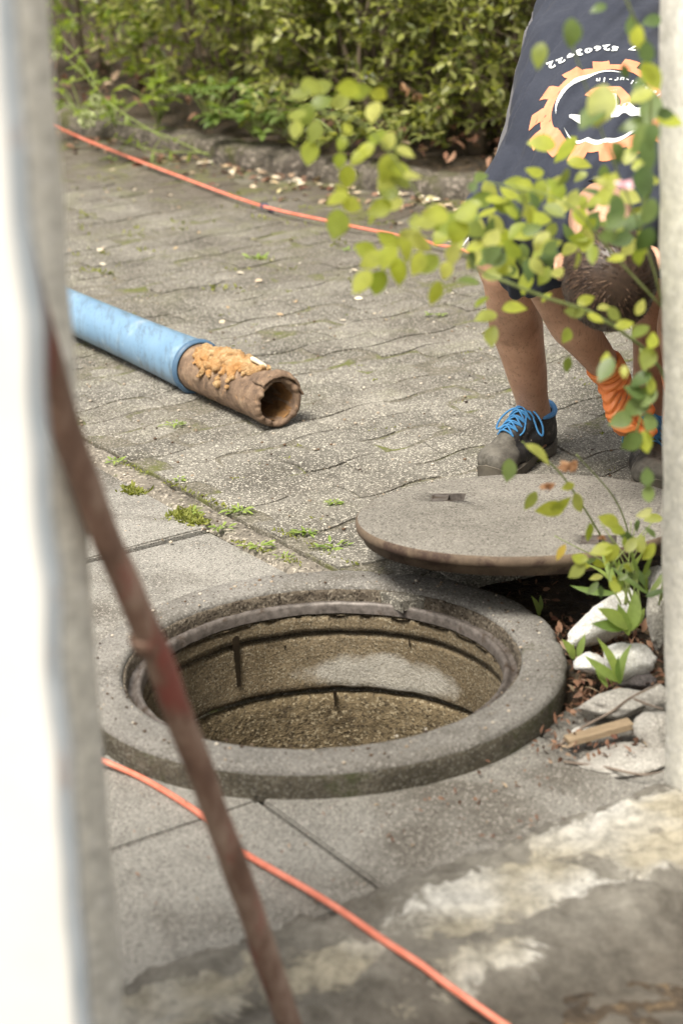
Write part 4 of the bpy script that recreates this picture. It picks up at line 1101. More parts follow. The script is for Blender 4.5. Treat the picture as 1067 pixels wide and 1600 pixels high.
# ------------------------------------------------------------------ rose bush reaching in from the pillar
def rose():
    root = thing('rose_bush', at_z(1012, 945, -.03), 'blurred rose bush with bright yellow-green leaves reaching in from the pillar', 'rose bush')
    canes = []; it = []; dk = []
    def L_(px, py, Y, size, ang, dark=False, tilt=.35, w=.66):
        """one leaf: size in picture pixels of length at that depth, ang = direction it points on the picture (deg, 0=right, 90=up)"""
        p = at_y(px, py, Y); s = size/F_PX*Y*1.06
        d = _r*math.cos(R(ang))+_u*math.sin(R(ang))+_f*rng.normal()*.25
        n = -_f+_u*(.4+.3*rng.normal())+_r*tilt*rng.normal()
        q = p-d.normalized()*s*.5; (dk if dark else it).append((q, d, n, s, s*w*(.9+.2*rng.random())))
        return q
    def cane(pl, r0, r1):
        pts = [at_y(x, y, min(Y+.25, 3.6)) for x, y, Y in pl]; n = 26; c = spline(pts, n); canes.append(tube(c, [r0+(r1-r0)*i/n for i in range(n+1)], 7)); return c
    cane([(1030, 945, 3.6), (1052, 800, 3.55), (1050, 640, 3.5), (1020, 560, 3.15), (930, 492, 2.9), (860, 468, 2.8), (790, 440, 2.72), (742, 418, 2.7), (690, 350, 2.68), (650, 300, 2.65), (610, 240, 2.62), (560, 190, 2.6), (500, 175, 2.6)], .0034, .0008)
    cane([(985, 950, 3.55), (950, 860, 3.4), (890, 760, 3.25), (850, 715, 3.2), (815, 690, 3.15)], .0022, .001)
    cane([(1000, 950, 3.5), (985, 850, 3.4), (960, 780, 3.3), (900, 710, 3.2)], .002, .001)
    cane([(1050, 640, 3.5), (1034, 480, 2.98), (1000, 360, 2.8), (960, 260, 2.7), (930, 180, 2.65), (890, 60, 2.6)], .0018, .0009)
    cane([(1034, 480, 2.98), (960, 400, 2.8), (900, 330, 2.7), (840, 300, 2.68), (760, 285, 2.65)], .0018, .0009)
    cane([(1000, 360, 2.8), (1016, 180, 2.7), (1000, 60, 2.65), (960, -40, 2.6), (930, -120, 2.6)], .0020, .0014)
    cane([(1000, 545, 3.05), (1010, 600, 3.0), (1000, 650, 3.0), (990, 690, 3.0)], .002, .001)
    # the pale left spray, leaf by leaf
    for a in [(490, 132, 46, 10), (468, 155, 40, 200), (478, 180, 42, 240), (500, 160, 40, 20), (462, 178, 38, 180), (490, 205, 44, 250), (466, 205, 36, 265), (481, 240, 46, 265), (505, 128, 34, 0), (540, 142, 46, 172), (565, 148, 40, 5), (532, 160, 36, 200),
              (582, 172, 42, 250), (590, 152, 34, 340), (545, 274, 42, 270), (592, 208, 42, 80), (572, 232, 40, 200), (562, 245, 34, 215), (612, 220, 36, 60), (635, 235, 34, 350), (604, 262, 50, 240), (625, 268, 46, 350), (600, 285, 44, 230), (628, 285, 40, 330),
              (645, 272, 34, 20), (525, 352, 56, 262), (527, 312, 42, 200), (550, 318, 40, 340), (536, 302, 34, 100), (594, 322, 46, 200), (615, 318, 42, 30), (585, 338, 30, 220), (530, 250, 30, 250), (535, 225, 26, 240), (545, 200, 24, 120), (610, 300, 38, 160),
              (565, 440, 52, 235), (592, 442, 50, 250), (578, 405, 50, 210), (607, 400, 52, 250), (632, 395, 48, 300), (620, 425, 50, 260), (650, 415, 46, 250), (686, 458, 46, 265), (572, 385, 40, 160), (640, 370, 46, 30), (660, 380, 48, 340), (605, 372, 46, 130),
              (700, 345, 56, 200), (680, 335, 50, 170), (728, 330, 48, 30), (715, 365, 50, 250), (690, 370, 40, 220), (740, 355, 42, 330), (664, 350, 44, 180), (710, 395, 42, 260), (675, 412, 44, 230), (700, 425, 36, 240), (650, 350, 34, 90)]:
        L_(a[0]+rng.normal()*2, a[1]+rng.normal()*2, 2.95+.05*rng.normal(), a[2]*.86, a[3], tilt=.3, w=.74)
    # the crowded middle
    for a in [(750, 310, 54, 190), (775, 300, 50, 30), (790, 320, 56, 340), (760, 340, 52, 220), (800, 290, 50, 160), (820, 310, 50, 20), (845, 300, 52, 200), (870, 285, 46, 60), (830, 340, 54, 270), (810, 360, 52, 210), (785, 375, 50, 240), (850, 345, 48, 330),
              (870, 325, 46, 200), (895, 310, 48, 40), (905, 340, 44, 300), (765, 395, 50, 200), (745, 405, 48, 230), (790, 410, 46, 260), (815, 400, 50, 290), (840, 395, 46, 240), (860, 385, 44, 20), (820, 440, 54, 265), (850, 432, 46, 250), (770, 430, 46, 190),
              (735, 440, 50, 160), (752, 465, 44, 210), (940, 300, 50, 200), (925, 330, 44, 60), (950, 275, 46, 30), (880, 235, 70, 215), (850, 225, 60, 180), (905, 250, 50, 330), (960, 320, 52, 270), (985, 300, 50, 340), (1000, 340, 46, 230), (985, 245, 48, 80),
              (1005, 260, 44, 20), (905, 380, 50, 190), (925, 395, 46, 240), (980, 385, 50, 230), (960, 400, 40, 160), (900, 370, 40, 140), (835, 265, 44, 160), (958, 282, 44, 250), (1010, 300, 44, 300), (1000, 400, 44, 270), (890, 395, 44, 200),
              (772, 527, 50, 265), (800, 488, 54, 5), (755, 497, 52, 200), (895, 487, 46, 190), (915, 472, 40, 30), (930, 495, 40, 340), (945, 478, 34, 10), (884, 520, 36, 260), (855, 470, 30, 240),
              (905, 405, 38, 250), (740, 380, 44, 200), (715, 385, 44, 220), (800, 425, 44, 300), (870, 425, 34, 30), (830, 370, 44, 200), (862, 360, 40, 260), (775, 350, 50, 300), (945, 350, 44, 180), (735, 318, 44, 160)]:
        L_(a[0]+rng.normal()*3, a[1]+rng.normal()*3, 3.15+.09*rng.normal(), a[2]*.72, a[3]+rng.normal()*12, tilt=.6, w=.62, dark=rng.random() < .12)
    for k in range(70):
        x, y = 735+280*rng.random(), 275+150*rng.random()
        if x > 860 and y > 380: continue
        L_(x, y, 3.1+.1*rng.normal(), 22+18*rng.random(), 360*rng.random(), dark=rng.random() < .35, tilt=.7, w=.6)
    # darker leaves hanging from above, and down the pillar edge
    for a in [(890, 52, 50, 265), (842, 85, 44, 255), (936, 165, 76, 255), (925, 180, 60, 215), (1000, 60, 44, 280), (1016, 120, 56, 300), (985, 40, 36, 90), (1012, 170, 60, 250), (1045, 190, 46, 345), (1040, 178, 34, 10), (1000, 215, 58, 240), (1015, 240, 56, 280),
              (985, 190, 44, 200), (975, 110, 30, 120), (960, 330, 50, 260), (1010, 80, 40, 100), (1018, 30, 36, 200), (935, 10, 30, 200), (1000, 130, 40, 60), (1004, 285, 60, 265), (965, 240, 46, 300), (1014, 330, 50, 250), (990, 350, 50, 220), (945, 578, 50, 240),
              (950, 565, 36, 90), (975, 580, 22, 270), (1000, 150, 50, 200), (1020, 210, 44, 260), (1006, 375, 50, 240), (960, 350, 44, 200)]:
        L_(a[0], a[1], 2.85+.1*rng.normal(), a[2]*.9, a[3], dark=rng.random() < .75, tilt=.3, w=.62)
    for a in [(1000, 520, 40, 220), (1010, 560, 44, 250), (1000, 590, 42, 200), (1012, 620, 44, 240), (995, 640, 50, 200), (1012, 660, 46, 250), (985, 690, 50, 215), (1008, 690, 40, 280), (970, 655, 44, 200), (1016, 600, 36, 80), (1010, 745, 34, 90), (1013, 770, 34, 90),
              (995, 610, 40, 140), (1018, 530, 36, 70), (960, 490, 34, 330), (975, 505, 34, 20), (1000, 480, 30, 60)]:
        L_(a[0], a[1], 3.05, a[2]*.9, a[3], dark=rng.random() < .45, tilt=.4)
    for a in [(793, 735, 38, 260), (840, 708, 50, 325), (830, 783, 34, 245), (862, 798, 46, 200), (905, 785, 34, 300), (875, 792, 36, 20), (920, 832, 34, 270), (950, 815, 36, 160), (965, 825, 30, 330), (940, 858, 40, 190), (955, 865, 36, 240), (900, 890, 40, 220),
              (887, 760, 22, 200), (1012, 862, 36, 230), (1000, 850, 30, 100), (985, 850, 30, 60), (905, 870, 30, 160), (1005, 800, 28, 200), (886, 570, 26, 260)]:
        L_(a[0], a[1], 3.25, a[2], a[3], tilt=.4, dark=rng.random() < .25, w=.6 if a[0] != 840 else .3)
    for k in range(46):
        x, y = 895+130*rng.random(), 800+130*rng.random()
        if (x-895)/130+(y-800)/130 < .75: continue
        L_(x, y, 3.4+.08*rng.normal(), 16+16*rng.random(), 360*rng.random(), dark=rng.random() < .35, tilt=.7, w=.45)
    for k in range(7): cane([(985+12*rng.normal(), 945, 3.5), (975+18*rng.normal(), 890, 3.45), (955+30*rng.normal(), 820+20*rng.normal(), 3.35)], .0016, .0007)
    mk('cane', join(*canes), STEMG, root)
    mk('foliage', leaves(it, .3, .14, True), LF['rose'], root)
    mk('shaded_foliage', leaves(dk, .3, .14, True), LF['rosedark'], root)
    def petals(px, py, Y, r, mat, nm):
        c = at_y(px, py, Y); g = []
        for k in range(16):
            d = rvu(); d.z = abs(d.z)*.6+.2; g.append((c, d, -_f+rv(.5), r*(.6+.5*rng.random()), r*.8))
        mk(nm, leaves(g, .5), mat, root, smooth=False)
    petals(975, 292, 2.72, .013, simple('pink_petal', (.75, .45, .5), (.85, .62, .64), 30), 'bloom')
    petals(888, 733, 3.22, .018, LF['dry'], 'withered_bloom'); petals(855, 762, 3.24, .012, LF['dry'], 'withered_bloom'); petals(940, 842, 3.3, .008, LF['dry'], 'withered_bloom')
    yl = leafmat('yellowed_leaf', [(.55, .42, .06), (.5, .36, .08)], .4); p = at_y(883, 850, 3.3)
    mk('yellowed_leaf', leaves([(p, -_u*.9-_r*.5, -_f+_u*.5, .03, .013)]), yl, root)
rose()

# ------------------------------------------------------------------ the bending worker
def skinm():
    m, nt, b = new_mat('skin'); v = coords(nt)
    col = ramp(nt, noi(nt, v, 9, 5, .6), [(.32, (.34, .185, .115)), (.68, (.56, .335, .225))])
    col = mix(nt, ramp(nt, noi(nt, coords(nt, (14, 14, 2.2)), 16, 4, .7), [(.55, 0.0), (.66, .5)]), col, (.12, .06, .035))   # hairs
    col = mix(nt, ramp(nt, noi(nt, v, 17, 4, .6), [(.60, 0.0), (.70, .5)]), col, (.2, .11, .06))
    lk(nt, col, b.inputs['Base Color']); b.inputs['Roughness'].default_value = .5
    b.inputs['Subsurface Weight'].default_value = .12; b.inputs['Subsurface Radius'].default_value = (.02, .008, .004); b.inputs['Subsurface Scale'].default_value = .4
    bump(nt, b, noi(nt, v, 150, 4), .2, .001); return m
def fabric(name, c1, c2, sc=8, bs=.35):
    m, nt, b = new_mat(name); v = coords(nt)
    col = ramp(nt, noi(nt, v, sc, 6, .65), [(.3, c1), (.7, c2)])
    col = mix(nt, .25, col, ramp(nt, noi(nt, v, 240, 2), [(.3, .6), (.7, 1.4)]), 'MULTIPLY')
    lk(nt, col, b.inputs['Base Color']); b.inputs['Roughness'].default_value = .92; b.inputs['Specular IOR Level'].default_value = .2
    b.inputs['Sheen Weight'].default_value = .06; b.inputs['Sheen Roughness'].default_value = .5
    bump(nt, b, addv(nt, noi(nt, v, 300, 2), noi(nt, v, 14, 5), .3, 1), bs, .004); return m
SKIN = skinm()
SHIRT = fabric('navy_jersey', (.024, .028, .042), (.038, .043, .060)); SHORT = fabric('grey_work_cloth', (.10, .10, .11), (.14, .137, .145))
SHORTD = fabric('dark_work_cloth', (.022, .024, .034), (.035, .037, .05))
HAIR = simple('brown_hair', (.022, .013, .009), (.06, .036, .023), 60, .45, 0, .3, (1, 1, 1), .5)
ORANGEG = simple('orange_glove_rubber', (.72, .19, .045), (.82, .27, .075), 30, .42, 0, 0, spec=.5)

ANK = [at_y(836, 652, 4.70), at_y(1013, 672, 4.60)]
KNE = [at_y(793, 428, 4.50), at_y(1040, 420, 4.48)]
HIP = [at_y(884, 60, 4.76), at_y(1012, 60, 4.76)]
PEL = at_y(942, 30, 4.80); WST = at_y(942, 95, 4.66); CHE = at_y(942, 215, 4.42); SHC = at_y(938, 318, 4.26)
SHO = [at_y(800, 338, 4.30), at_y(1082, 330, 4.30)]
NEK = at_y(938, 340, 4.14); HED = at_y(946, 410, 3.97)
ELB = [at_y(872, 478, 4.36), at_y(1062, 480, 4.34)]
WRI = [at_y(957, 588, 4.46), at_y(1062, 610, 4.46)]
FD = [at_z(782, 752, 0)-at_z(860, 706, 0), Vector((-.08, -1, 0))]
for q_ in FD: q_.z = 0; q_.normalize()
hU = Vector((.04, -.70, -.71)).normalized()      # towards the crown
hX = Vector((1, .02, .03)); hX = (hX-hU*hX.dot(hU)).normalized()
hF = hU.cross(hX).normalized()                    # towards the face
if hF.z > 0: hF = -hF
HM = Matrix((hX, hF, hU)).transposed()
def H(x, y, z): return HED+HM@Vector((x, y, z))

def hand_shapes(wr, d, n, grow=0.0, thumb=1):
    """five separate bent fingers on a palm; d = pointing direction, n = palm normal"""
    d = d.normalized(); n = (n-d*n.dot(d)).normalized(); s = d.cross(n)*thumb
    g = [tube([wr-d*.03, wr, wr+d*.03, wr+d*.075, wr+d*.09], [.026+grow, .028+grow, .037+grow, .041+grow, .036+grow], 16, flat=(1.0, .52), ref=n, roundcap=True, n=10)]
    for k, (off, ln, cu) in enumerate(((.029, .070, .75), (.010, .080, .85), (-.010, .075, .95), (-.028, .060, 1.05))):
        p = wr+d*.080+s*off; dd = (d+s*(off*2.0)).normalized(); pts = [p-dd*.02, p]; a = 0
        for sg in (.42, .33, .25):
            a += cu*.52; q = dd*math.cos(a)+n*math.sin(a); p = p+q*ln*sg; pts.append(p)
        g.append(tube(pts, [.0095+grow, .0098+grow, .0092+grow, .0084+grow, .0072+grow], 10, n=14, roundcap=True))
    p = wr+d*.022+s*.026; pts = [p-s*.01, p+s*.016+d*.018+n*.010, p+s*.024+d*.044+n*.022, p+s*.022+d*.066+n*.036]
    g.append(tube(pts, [.014+grow, .0135+grow, .0110+grow, .0085+grow], 10, n=12, roundcap=True))
    return g

def person():
    root = thing('person', (PEL.x, PEL.y-.1, 0), 'person bending forward head down, dark printed t-shirt, shorts and blue laced work shoes', 'person')
    g = []
    for i in (0, 1):
        sx = -1 if i == 0 else 1
        g.append(tube([HIP[i].lerp(PEL, .6)-Vector((0, 0, .05)), HIP[i].lerp(KNE[i], .15), HIP[i].lerp(KNE[i], .45), KNE[i]+Vector((0, .02, .05)), KNE[i]], [.050, .060, .070, .060, .056], 20, n=14, roundcap=True))
        kd = ANK[i]-KNE[i]
        ca = KNE[i].lerp(ANK[i], .33)+Vector((sx*.002, .020, 0)); 
        g.append(tube([KNE[i]+Vector((0, -.004, .01)), KNE[i].lerp(ANK[i], .12), ca, KNE[i].lerp(ANK[i], .62)+Vector((0, .008, 0)), KNE[i].lerp(ANK[i], .86), ANK[i], ANK[i]+Vector((0, .004, -.06))], [.056, .055, .0575, .046, .036, .035, .032], 22, n=26, roundcap=True))
        g.append(ell(KNE[i]+Vector((0, -.022, .005)), (.040, .034, .045)))
        g.append(ell(ANK[i]+Vector((.034, .0, -.012)), (.012, .014, .014))); g.append(ell(ANK[i]+Vector((-.034, .0, -.006)), (.012, .014, .014)))
        # foot inside the shoe
        fd = FD[i]; g.append(tube([ANK[i]-fd*.015+Vector((0, 0, -.06)), ANK[i]+fd*.07+Vector((0, 0, -.064)), ANK[i]+fd*.14+Vector((0, 0, -.075))], [.030, .028, .020], 14, flat=(1, .7), roundcap=True, n=8))
        # arms
        g.append(tube([SHO[i], SHO[i].lerp(ELB[i], .35), SHO[i].lerp(ELB[i], .8), ELB[i]], [.056, .052, .043, .041], 18, n=12, roundcap=True))
        g.append(tube([ELB[i]-(WRI[i]-ELB[i])*.03, ELB[i].lerp(WRI[i], .25), ELB[i].lerp(WRI[i], .6), WRI[i]], [.041, .048, .038, .029], 18, n=14, roundcap=True))
    dR = at_y(984, 700, 4.42)-WRI[0]
    nR = Vector((.5, -.55, -.2))
    g += hand_shapes(WRI[0], dR, nR, 0, -1)
    g += hand_shapes(WRI[1], Vector((.45, -.1, -1)), Vector((-.5, -.5, -.1)), 0, 1)
    # trunk
    g.append(tube([PEL, WST, CHE, SHC+(SHC-CHE)*.15], [.060, .070, .105, .10], 26, flat=(1.22, .82), ref=(0, -.5, .86), n=16, roundcap=True))
    g.append(tube([SHO[0], SHC, SHO[1]], [.058, .078, .058], 18, n=12, roundcap=True))
    g.append(tube([SHC, NEK, H(0, -.012, -.05), H(0, 0, 0)], [.072, .062, .058, .055], 20, n=12, roundcap=True))
    # head with face
    E3 = HM
    g.append(ell(H(0, -.012, .035), (.077, .098, .088), E3, 28, 18)); g.append(ell(H(0, .030, -.010), (.066, .066, .085), E3))
    g.append(ell(H(0, .045, -.068), (.048, .045, .042), E3)); g.append(ell(H(0, .078, -.098), (.022, .016, .016), E3))
    g.append(tube([H(0, .094, .022), H(0, .106, -.006), H(0, .118, -.026)], [.008, .010, .013], 10, roundcap=True)); g.append(ell(H(.010, .108, -.030), (.008, .009, .007), E3)); g.append(ell(H(-.010, .108, -.030), (.008, .009, .007), E3))
    for s in (-1, 1):
        g.append(tube([H(s*.012, .092, .034), H(s*.032, .090, .040), H(s*.052, .074, .032)], [.008, .009, .007], 8, roundcap=True))
        g.append(ell(H(s*.045, .078, -.020), (.022, .018, .018), E3)); g.append(ell(H(s*.032, .086, .016), (.0125, .010, .0105), E3))
        # ear as a curved rim plus bowl
        ear = [H(s*.076, .004, -.024), H(s*.088, -.014, -.012), H(s*.094, -.020, .010), H(s*.090, -.008, .028), H(s*.080, .008, .020)]
        g.append(tube(ear, [.0065, .0058, .0058, .006, .006], 8, n=14, roundcap=True)); g.append(ell(H(s*.080, -.004, .004), (.007, .016, .024), E3))
    g.append(tube([H(-.022, .096, -.054), H(0, .104, -.052), H(.022, .096, -.054)], [.004, .0065, .004], 8, n=8, roundcap=True)); g.append(tube([H(-.019, .094, -.064), H(0, .102, -.066), H(.019, .094, -.064)], [.004, .007, .004], 8, n=8, roundcap=True))
    me = fuse(g, .0046, 2); link('body', me, SKIN, root)
    for s in (-1, 1):
        mk('eye', ell(H(s*.032, .0935, .016), (.0085, .0055, .0055), E3), simple('eye_white', (.7, .68, .65), (.75, .73, .7)), root)

    # ---- hair: cap plus short locks swirling out from the whorl
    cap = ell(H(0, -.014, .038), (.0825, .104, .0925), E3, 40, 28)
    V, Fc = cap; V = [tuple(p+(p-H(0, -.014, .038)).normalized()*.0025*nz(p, 90)) for p in V]
    def keep(p):
        q = HM.inverted()@(Vector(p)-HED)
        line = .055+.25*q.z*0
        if q.y > .045+.25*(q.z-.02): return False                  # forehead
        if q.z < -.052+.9*max(0, q.y+.03): return False             # nape and round the ears
        if abs(q.x) > .066 and q.z < .030 and q.y > -.030: return False
        return True
    Fk = [f for f in Fc if all(keep(V[i]) for i in f)]
    o = mk('hair', (V, Fk), HAIR, root)
    sm = o.modifiers.new('s', 'SOLIDIFY'); sm.thickness = .004; sm.offset = -1; o.data = evalmesh(o); o.modifiers.clear()
    Wh = H(.008, -.085, .088); cH = H(0, -.014, .038); locks = []
    rr = random.Random(5)
    for i in range(9000):
        d = Vector((rr.gauss(0, 1), rr.gauss(0, 1), rr.gauss(0, 1))).normalized(); p = cH+HM@Vector((d.x*.0828, d.y*.1045, d.z*.0930))
        if not keep(p): continue
        n = (HM@Vector((d.x/.08, d.y/.1, d.z/.09))).normalized(); away = p-Wh; away = away-n*away.dot(n); dist = away.length; away.normalize()
        t = (away*math.cos(.5)+n.cross(away)*math.sin(.5))
        t = (t+n*.05+Vector((rr.gauss(0, .1), rr.gauss(0, .1), rr.gauss(0, .1)))).normalized()
        nape = (HM.inverted()@(p-HED)).z < .0
        L = (.024 if not nape else .012)*(.7+.6*rr.random()); w_ = .0012
        s = t.cross(n).normalized(); q1 = p+t*L*.5+n*.0015; q2 = p+t*L-n*.0012
        locks.append((p-s*w_, p+s*w_, q1-s*w_*.8+n*.0004, q1+s*w_*.8, q2))
    V = []; Fc = []
    for L in locks:
        b = len(V); V += L; Fc += [[b, b+1, b+3, b+2], [b+2, b+3, b+4]]
    m, nt, b = new_mat('hair_locks'); gg = nd(nt, 'ShaderNodeNewGeometry')
    lk(nt, ramp(nt, gg.outputs['Random Per Island'], [(0, (.018, .010, .007)), (.5, (.048, .027, .017)), (.85, (.09, .054, .034)), (1, (.15, .095, .062))]), b.inputs['Base Color'])
    b.inputs['Roughness'].default_value = .5; b.inputs['Specular IOR Level'].default_value = .35
    mk('hair_locks', (V, Fc), m, o, smooth=False)

    # ---- shirt
    up_ = Vector((0, -.45, .89)); g = []
    hem = PEL+(PEL-WST)*1.0
    g.append(tube([hem, PEL, WST, CHE, SHC+(SHC-CHE)*.10], [.100, .112, .130, .158, .135], 40, flat=(1.20, .84), ref=up_, n=22, roundcap=True))
    g.append(tube([SHO[0]+Vector((-.006, 0, .0)), SHC+Vector((0, 0, .01)), SHO[1]], [.080, .100, .080], 24, n=14, roundcap=True))
    g.append(tube([SHC, SHC.lerp(NEK, .8)], [.085, .072], 24, roundcap=False))
    for i in (0, 1):
        e = SHO[i].lerp(ELB[i], .62); g.append(tube([CHE.lerp(SHO[i], .55), SHO[i], SHO[i].lerp(ELB[i], .3), e], [.10, .078, .072, .072], 24, n=12, roundcap=False))
    # slack cloth hanging under the flank
    g.append(tube([WST+Vector((-.09, 0, -.03)), CHE+Vector((-.142, 0, -.03)), SHO[0]+Vector((-.01, .03, .0))], [.05, .062, .068], 16, n=12, roundcap=True))
    me = fuse(g, .0065, 6)
    axs = (SHC-PEL).normalized(); 
    def fold(p, n):
        q = Vector(p); u = (q-PEL).dot(axs); x = q.x-PEL.x
        # long pulls running from the waist out to the armpit
        w1 = noise.noise(Vector((x*9+u*5.5, u*1.3, 1.7))); w2 = noise.noise(Vector((x*30+u*17, u*3.0, 4.2)))
        side = min(1, max(.35, (abs(x)-.05)/.09))
        ridge = (1-abs(w1)*2.4)
        return side*(.010*ridge+.012*(1-abs(w2)*2.6))+.006*fbm(p, 7, 3)+.0015*nz(p, 45)
    displace(me, fold)
    # open neck and sleeve ends: cut back into hems
    sh = link('shirt', me, SHIRT, root)
    ribs = tube([SHC.lerp(NEK, .74), SHC.lerp(NEK, .84)], [.0705, .0690], 30, caps=False, n=3)
    rb = mk('collar_rib', ribs, SHIRT, sh)
    sm = rb.modifiers.new('s', 'SOLIDIFY'); sm.thickness = .003; rb.data = evalmesh(rb); rb.modifiers.clear()
    # ---- print on the back, laid onto the cloth
    me_w = sh.data; rl = loc_of(sh)
    bvh = BVHTree.FromPolygons([Vector(v.co)+rl for v in me_w.vertices], [tuple(p.vertices) for p in me_w.polygons])
    ex = Vector((-1, 0, .0)); ey = axs.copy(); nn = ex.cross(ey).normalized()
    if nn.z < 0: nn = -nn
    d0 = ray(944, 162); t0 = (CHE-CAM).dot(nn)+0; P0 = CHE+nn*.13; t = (P0-CAM).dot(nn)/d0.dot(nn); CEN = CAM+d0*t
    tiltA = R(4)
    def lay(pts2, faces, nm, mat, off=.0016, par=sh):
        V = []
        for (u, v) in pts2:
            sx, sy = 1/760., 1/(760*.70); u_, v_ = u/.168, v/.168; ct, st = math.cos(R(5)), math.sin(R(5))
            ix = -u_*ct*110+v_*st*75; iy = u_*st*110+v_*ct*75       # cloth is pulled askew over the shoulder blade
            Q = CEN-ex*ix*sx+ey*iy*sy; h = bvh.ray_cast(Q+nn*.3, -nn)
            if h[0] is None: h = (Q, nn)
            V.append(h[0]+nn*off)
        o = mk(nm, (V, faces), mat, par, smooth=True)
        return o
    def annulus(rin, rout, a0, a1, n=120, m=5):
        P = []; Fq = []
        for i in range(n+1):
            a = a0+(a1-a0)*i/n; ri = rin(a) if callable(rin) else rin; ro = rout(a) if callable(rout) else rout
            for j in range(m+1): r = ri+(ro-ri)*j/m; P.append((r*math.cos(a), r*math.sin(a)))
        for i in range(n):
            for j in range(m): q = i*(m+1)+j; Fq.append([q, q+1, q+m+2, q+m+1])
        return P, Fq
    OR = simple('orange_print', (.62, .22, .11), (.70, .29, .17), 25, .7); WH = simple('white_print', (.72, .76, .76), (.80, .82, .82), 25, .7)
    TEETH = 14
    def gear(a):
        t = (a*TEETH/(2*math.pi)) % 1.0
        tr = min(1, max(0, (.30-abs(t-.5))/.05)); return .142+.026*tr
    P, Fq = annulus(.118, gear, 0, 2*math.pi, 560, 5); lay(P, Fq, 'gear_print', OR)
    P, Fq = annulus(lambda a: .108, lambda a: .108+.013*max(.05, math.sin((a-R(245))/R(113)*math.pi)), R(245), R(358), 90, 3); lay(P, Fq, 'white_arc', WH)
    P, Fq = annulus(lambda a: .106, lambda a: .106+.013*max(.05, math.sin((a-R(30))/R(110)*math.pi)), R(30), R(140), 90, 3); lay(P, Fq, 'white_arc', WH)
    # orange pipe bend and white bar inside the gear
    P, Fq = annulus(.036, .058, R(150), R(318), 60, 3); lay(P, Fq, 'bend_print', OR)
    def strip(pl, wd, nm, mat):
        P = []; Fq = []; n = len(pl)
        for i, (x, y, w2) in enumerate(pl):
            for j in range(4): P.append((x, y+(j/3-.5)*w2))
        for i in range(n-1):
            for j in range(3): Fq.append([i*4+j, i*4+j+1, (i+1)*4+j+1, (i+1)*4+j])
        lay(P, Fq, nm, mat)
    strip([(-.10+.0055*i, .030+.004*math.sin(i*.5), .030-.006*math.cos(i*1.2)-(.012 if i < 2 else 0)) for i in range(17)], 0, 'white_bar', WH)
    strip([(.055+.005*i, .028-.001*i, .022-.003*i) for i in range(6)], 0, 'white_bar', WH)
    strip([(-.028+.004*i, -.012, .05+.004*i) for i in range(4)], 0, 'white_bar', WH)
    def glyphs(txt, size, pos, nm, bold=.0):
        cu = bpy.data.curves.new('t', 'FONT'); cu.size = size; cu.align_x = 'CENTER'; cu.offset = bold; cu.resolution_u = 3
        V = []; Fq = []
        for i, ch in enumerate(txt):
            if ch == ' ': continue
            cu.body = ch; to = bpy.data.objects.new('t', cu); C.objects.link(to); bpy.context.view_layer.update()
            m2 = bpy.data.meshes.new_from_object(to.evaluated_get(bpy.context.evaluated_depsgraph_get())); bpy.data.objects.remove(to)
            x, y, ro = pos(i); b = len(V)
            for v in m2.vertices: V.append((x+v.co.x*math.cos(ro)-v.co.y*math.sin(ro), y+v.co.x*math.sin(ro)+v.co.y*math.cos(ro)))
            for p in m2.polygons: Fq.append([b+k for k in p.vertices])
            bpy.data.meshes.remove(m2)
        lay(V, Fq, nm, WH, .0024)
    def inv(px, py):
        ct, st = math.cos(R(5)), math.sin(R(5)); ix, iy = px-944, py-170
        return (-ix*ct+iy*st)/110*.168, (ix*st+iy*ct)/75*.168
    def along(path, t):
        c = spline([Vector((x, y, 0)) for x, y in path], 40); k = t*40; i = min(int(k), 39); p = c[i].lerp(c[i+1], k-i); q = c[i+1]-c[i]
        a, b = inv(p.x, p.y), inv(p.x+q.x, p.y+q.y); return a[0], a[1], math.atan2(b[1]-a[1], b[0]-a[0])
    T1 = '7 52603922'; A0 = R(272)
    def pos1(i):
        return along([(987, 66), (956, 64), (925, 66), (893, 71), (861, 80)], i/9)
    glyphs(T1, .032, pos1, 'phone_number_print', .0016)
    T2 = 'leiskel-ur-in'
    def pos2(i):
        return along([(1026, 148), (1000, 139), (970, 133), (934, 132)], i/12)
    glyphs(T2, .021, pos2, 'word_print', .0005)

    # ---- shorts
    g = []
    g.append(tube([PEL+Vector((0, .03, .04)), PEL+Vector((0, -.02, -.02)), PEL+Vector((0, -.05, -.10))], [.11, .12, .11], 28, flat=(1.2, .9), n=8, roundcap=True))
    for i in (0, 1):
        sx = -1 if i == 0 else 1
        g.append(tube([HIP[i]+Vector((0, 0, .03)), HIP[i], HIP[i].lerp(KNE[i], .5)+Vector((sx*.004, 0, -.005)), KNE[i]+Vector((sx*.012, .0, .065))], [.088, .090, .083, .080], 26, n=14, roundcap=False))
    me = fuse(g, .007, 4); displace(me, lambda p, n: .006*fbm(p, 9, 3)+.003*nz(p, 30))
    so_ = link('shorts', me, SHORT, root); me.materials.append(SHORTD)
    mi = []
    for p in me.polygons:
        c = Vector(p.center)+loc_of(so_); mi.append(1 if (c.z < KNE[0].z+.19 or abs(c.x-PEL.x) < .09) else 0)
    me.polygons.foreach_set('material_index', mi)
    # piping on the outer seam
    pts = [HIP[0].lerp(KNE[0], .6)+Vector((-.078, .01, 0)), HIP[0].lerp(KNE[0], .75)+Vector((-.081, -.0, 0)), KNE[0]+Vector((-.089, -.01, .07))]
    mk('piping', tube([p+Vector((-.004, -.02, 0)) for p in pts], .0028, 6, n=20), simple('pale_piping', (.5, .5, .52), (.6, .6, .62)), so_)

    # ---- glove on the near hand
    g = hand_shapes(WRI[0], dR, nR, .0028, -1)
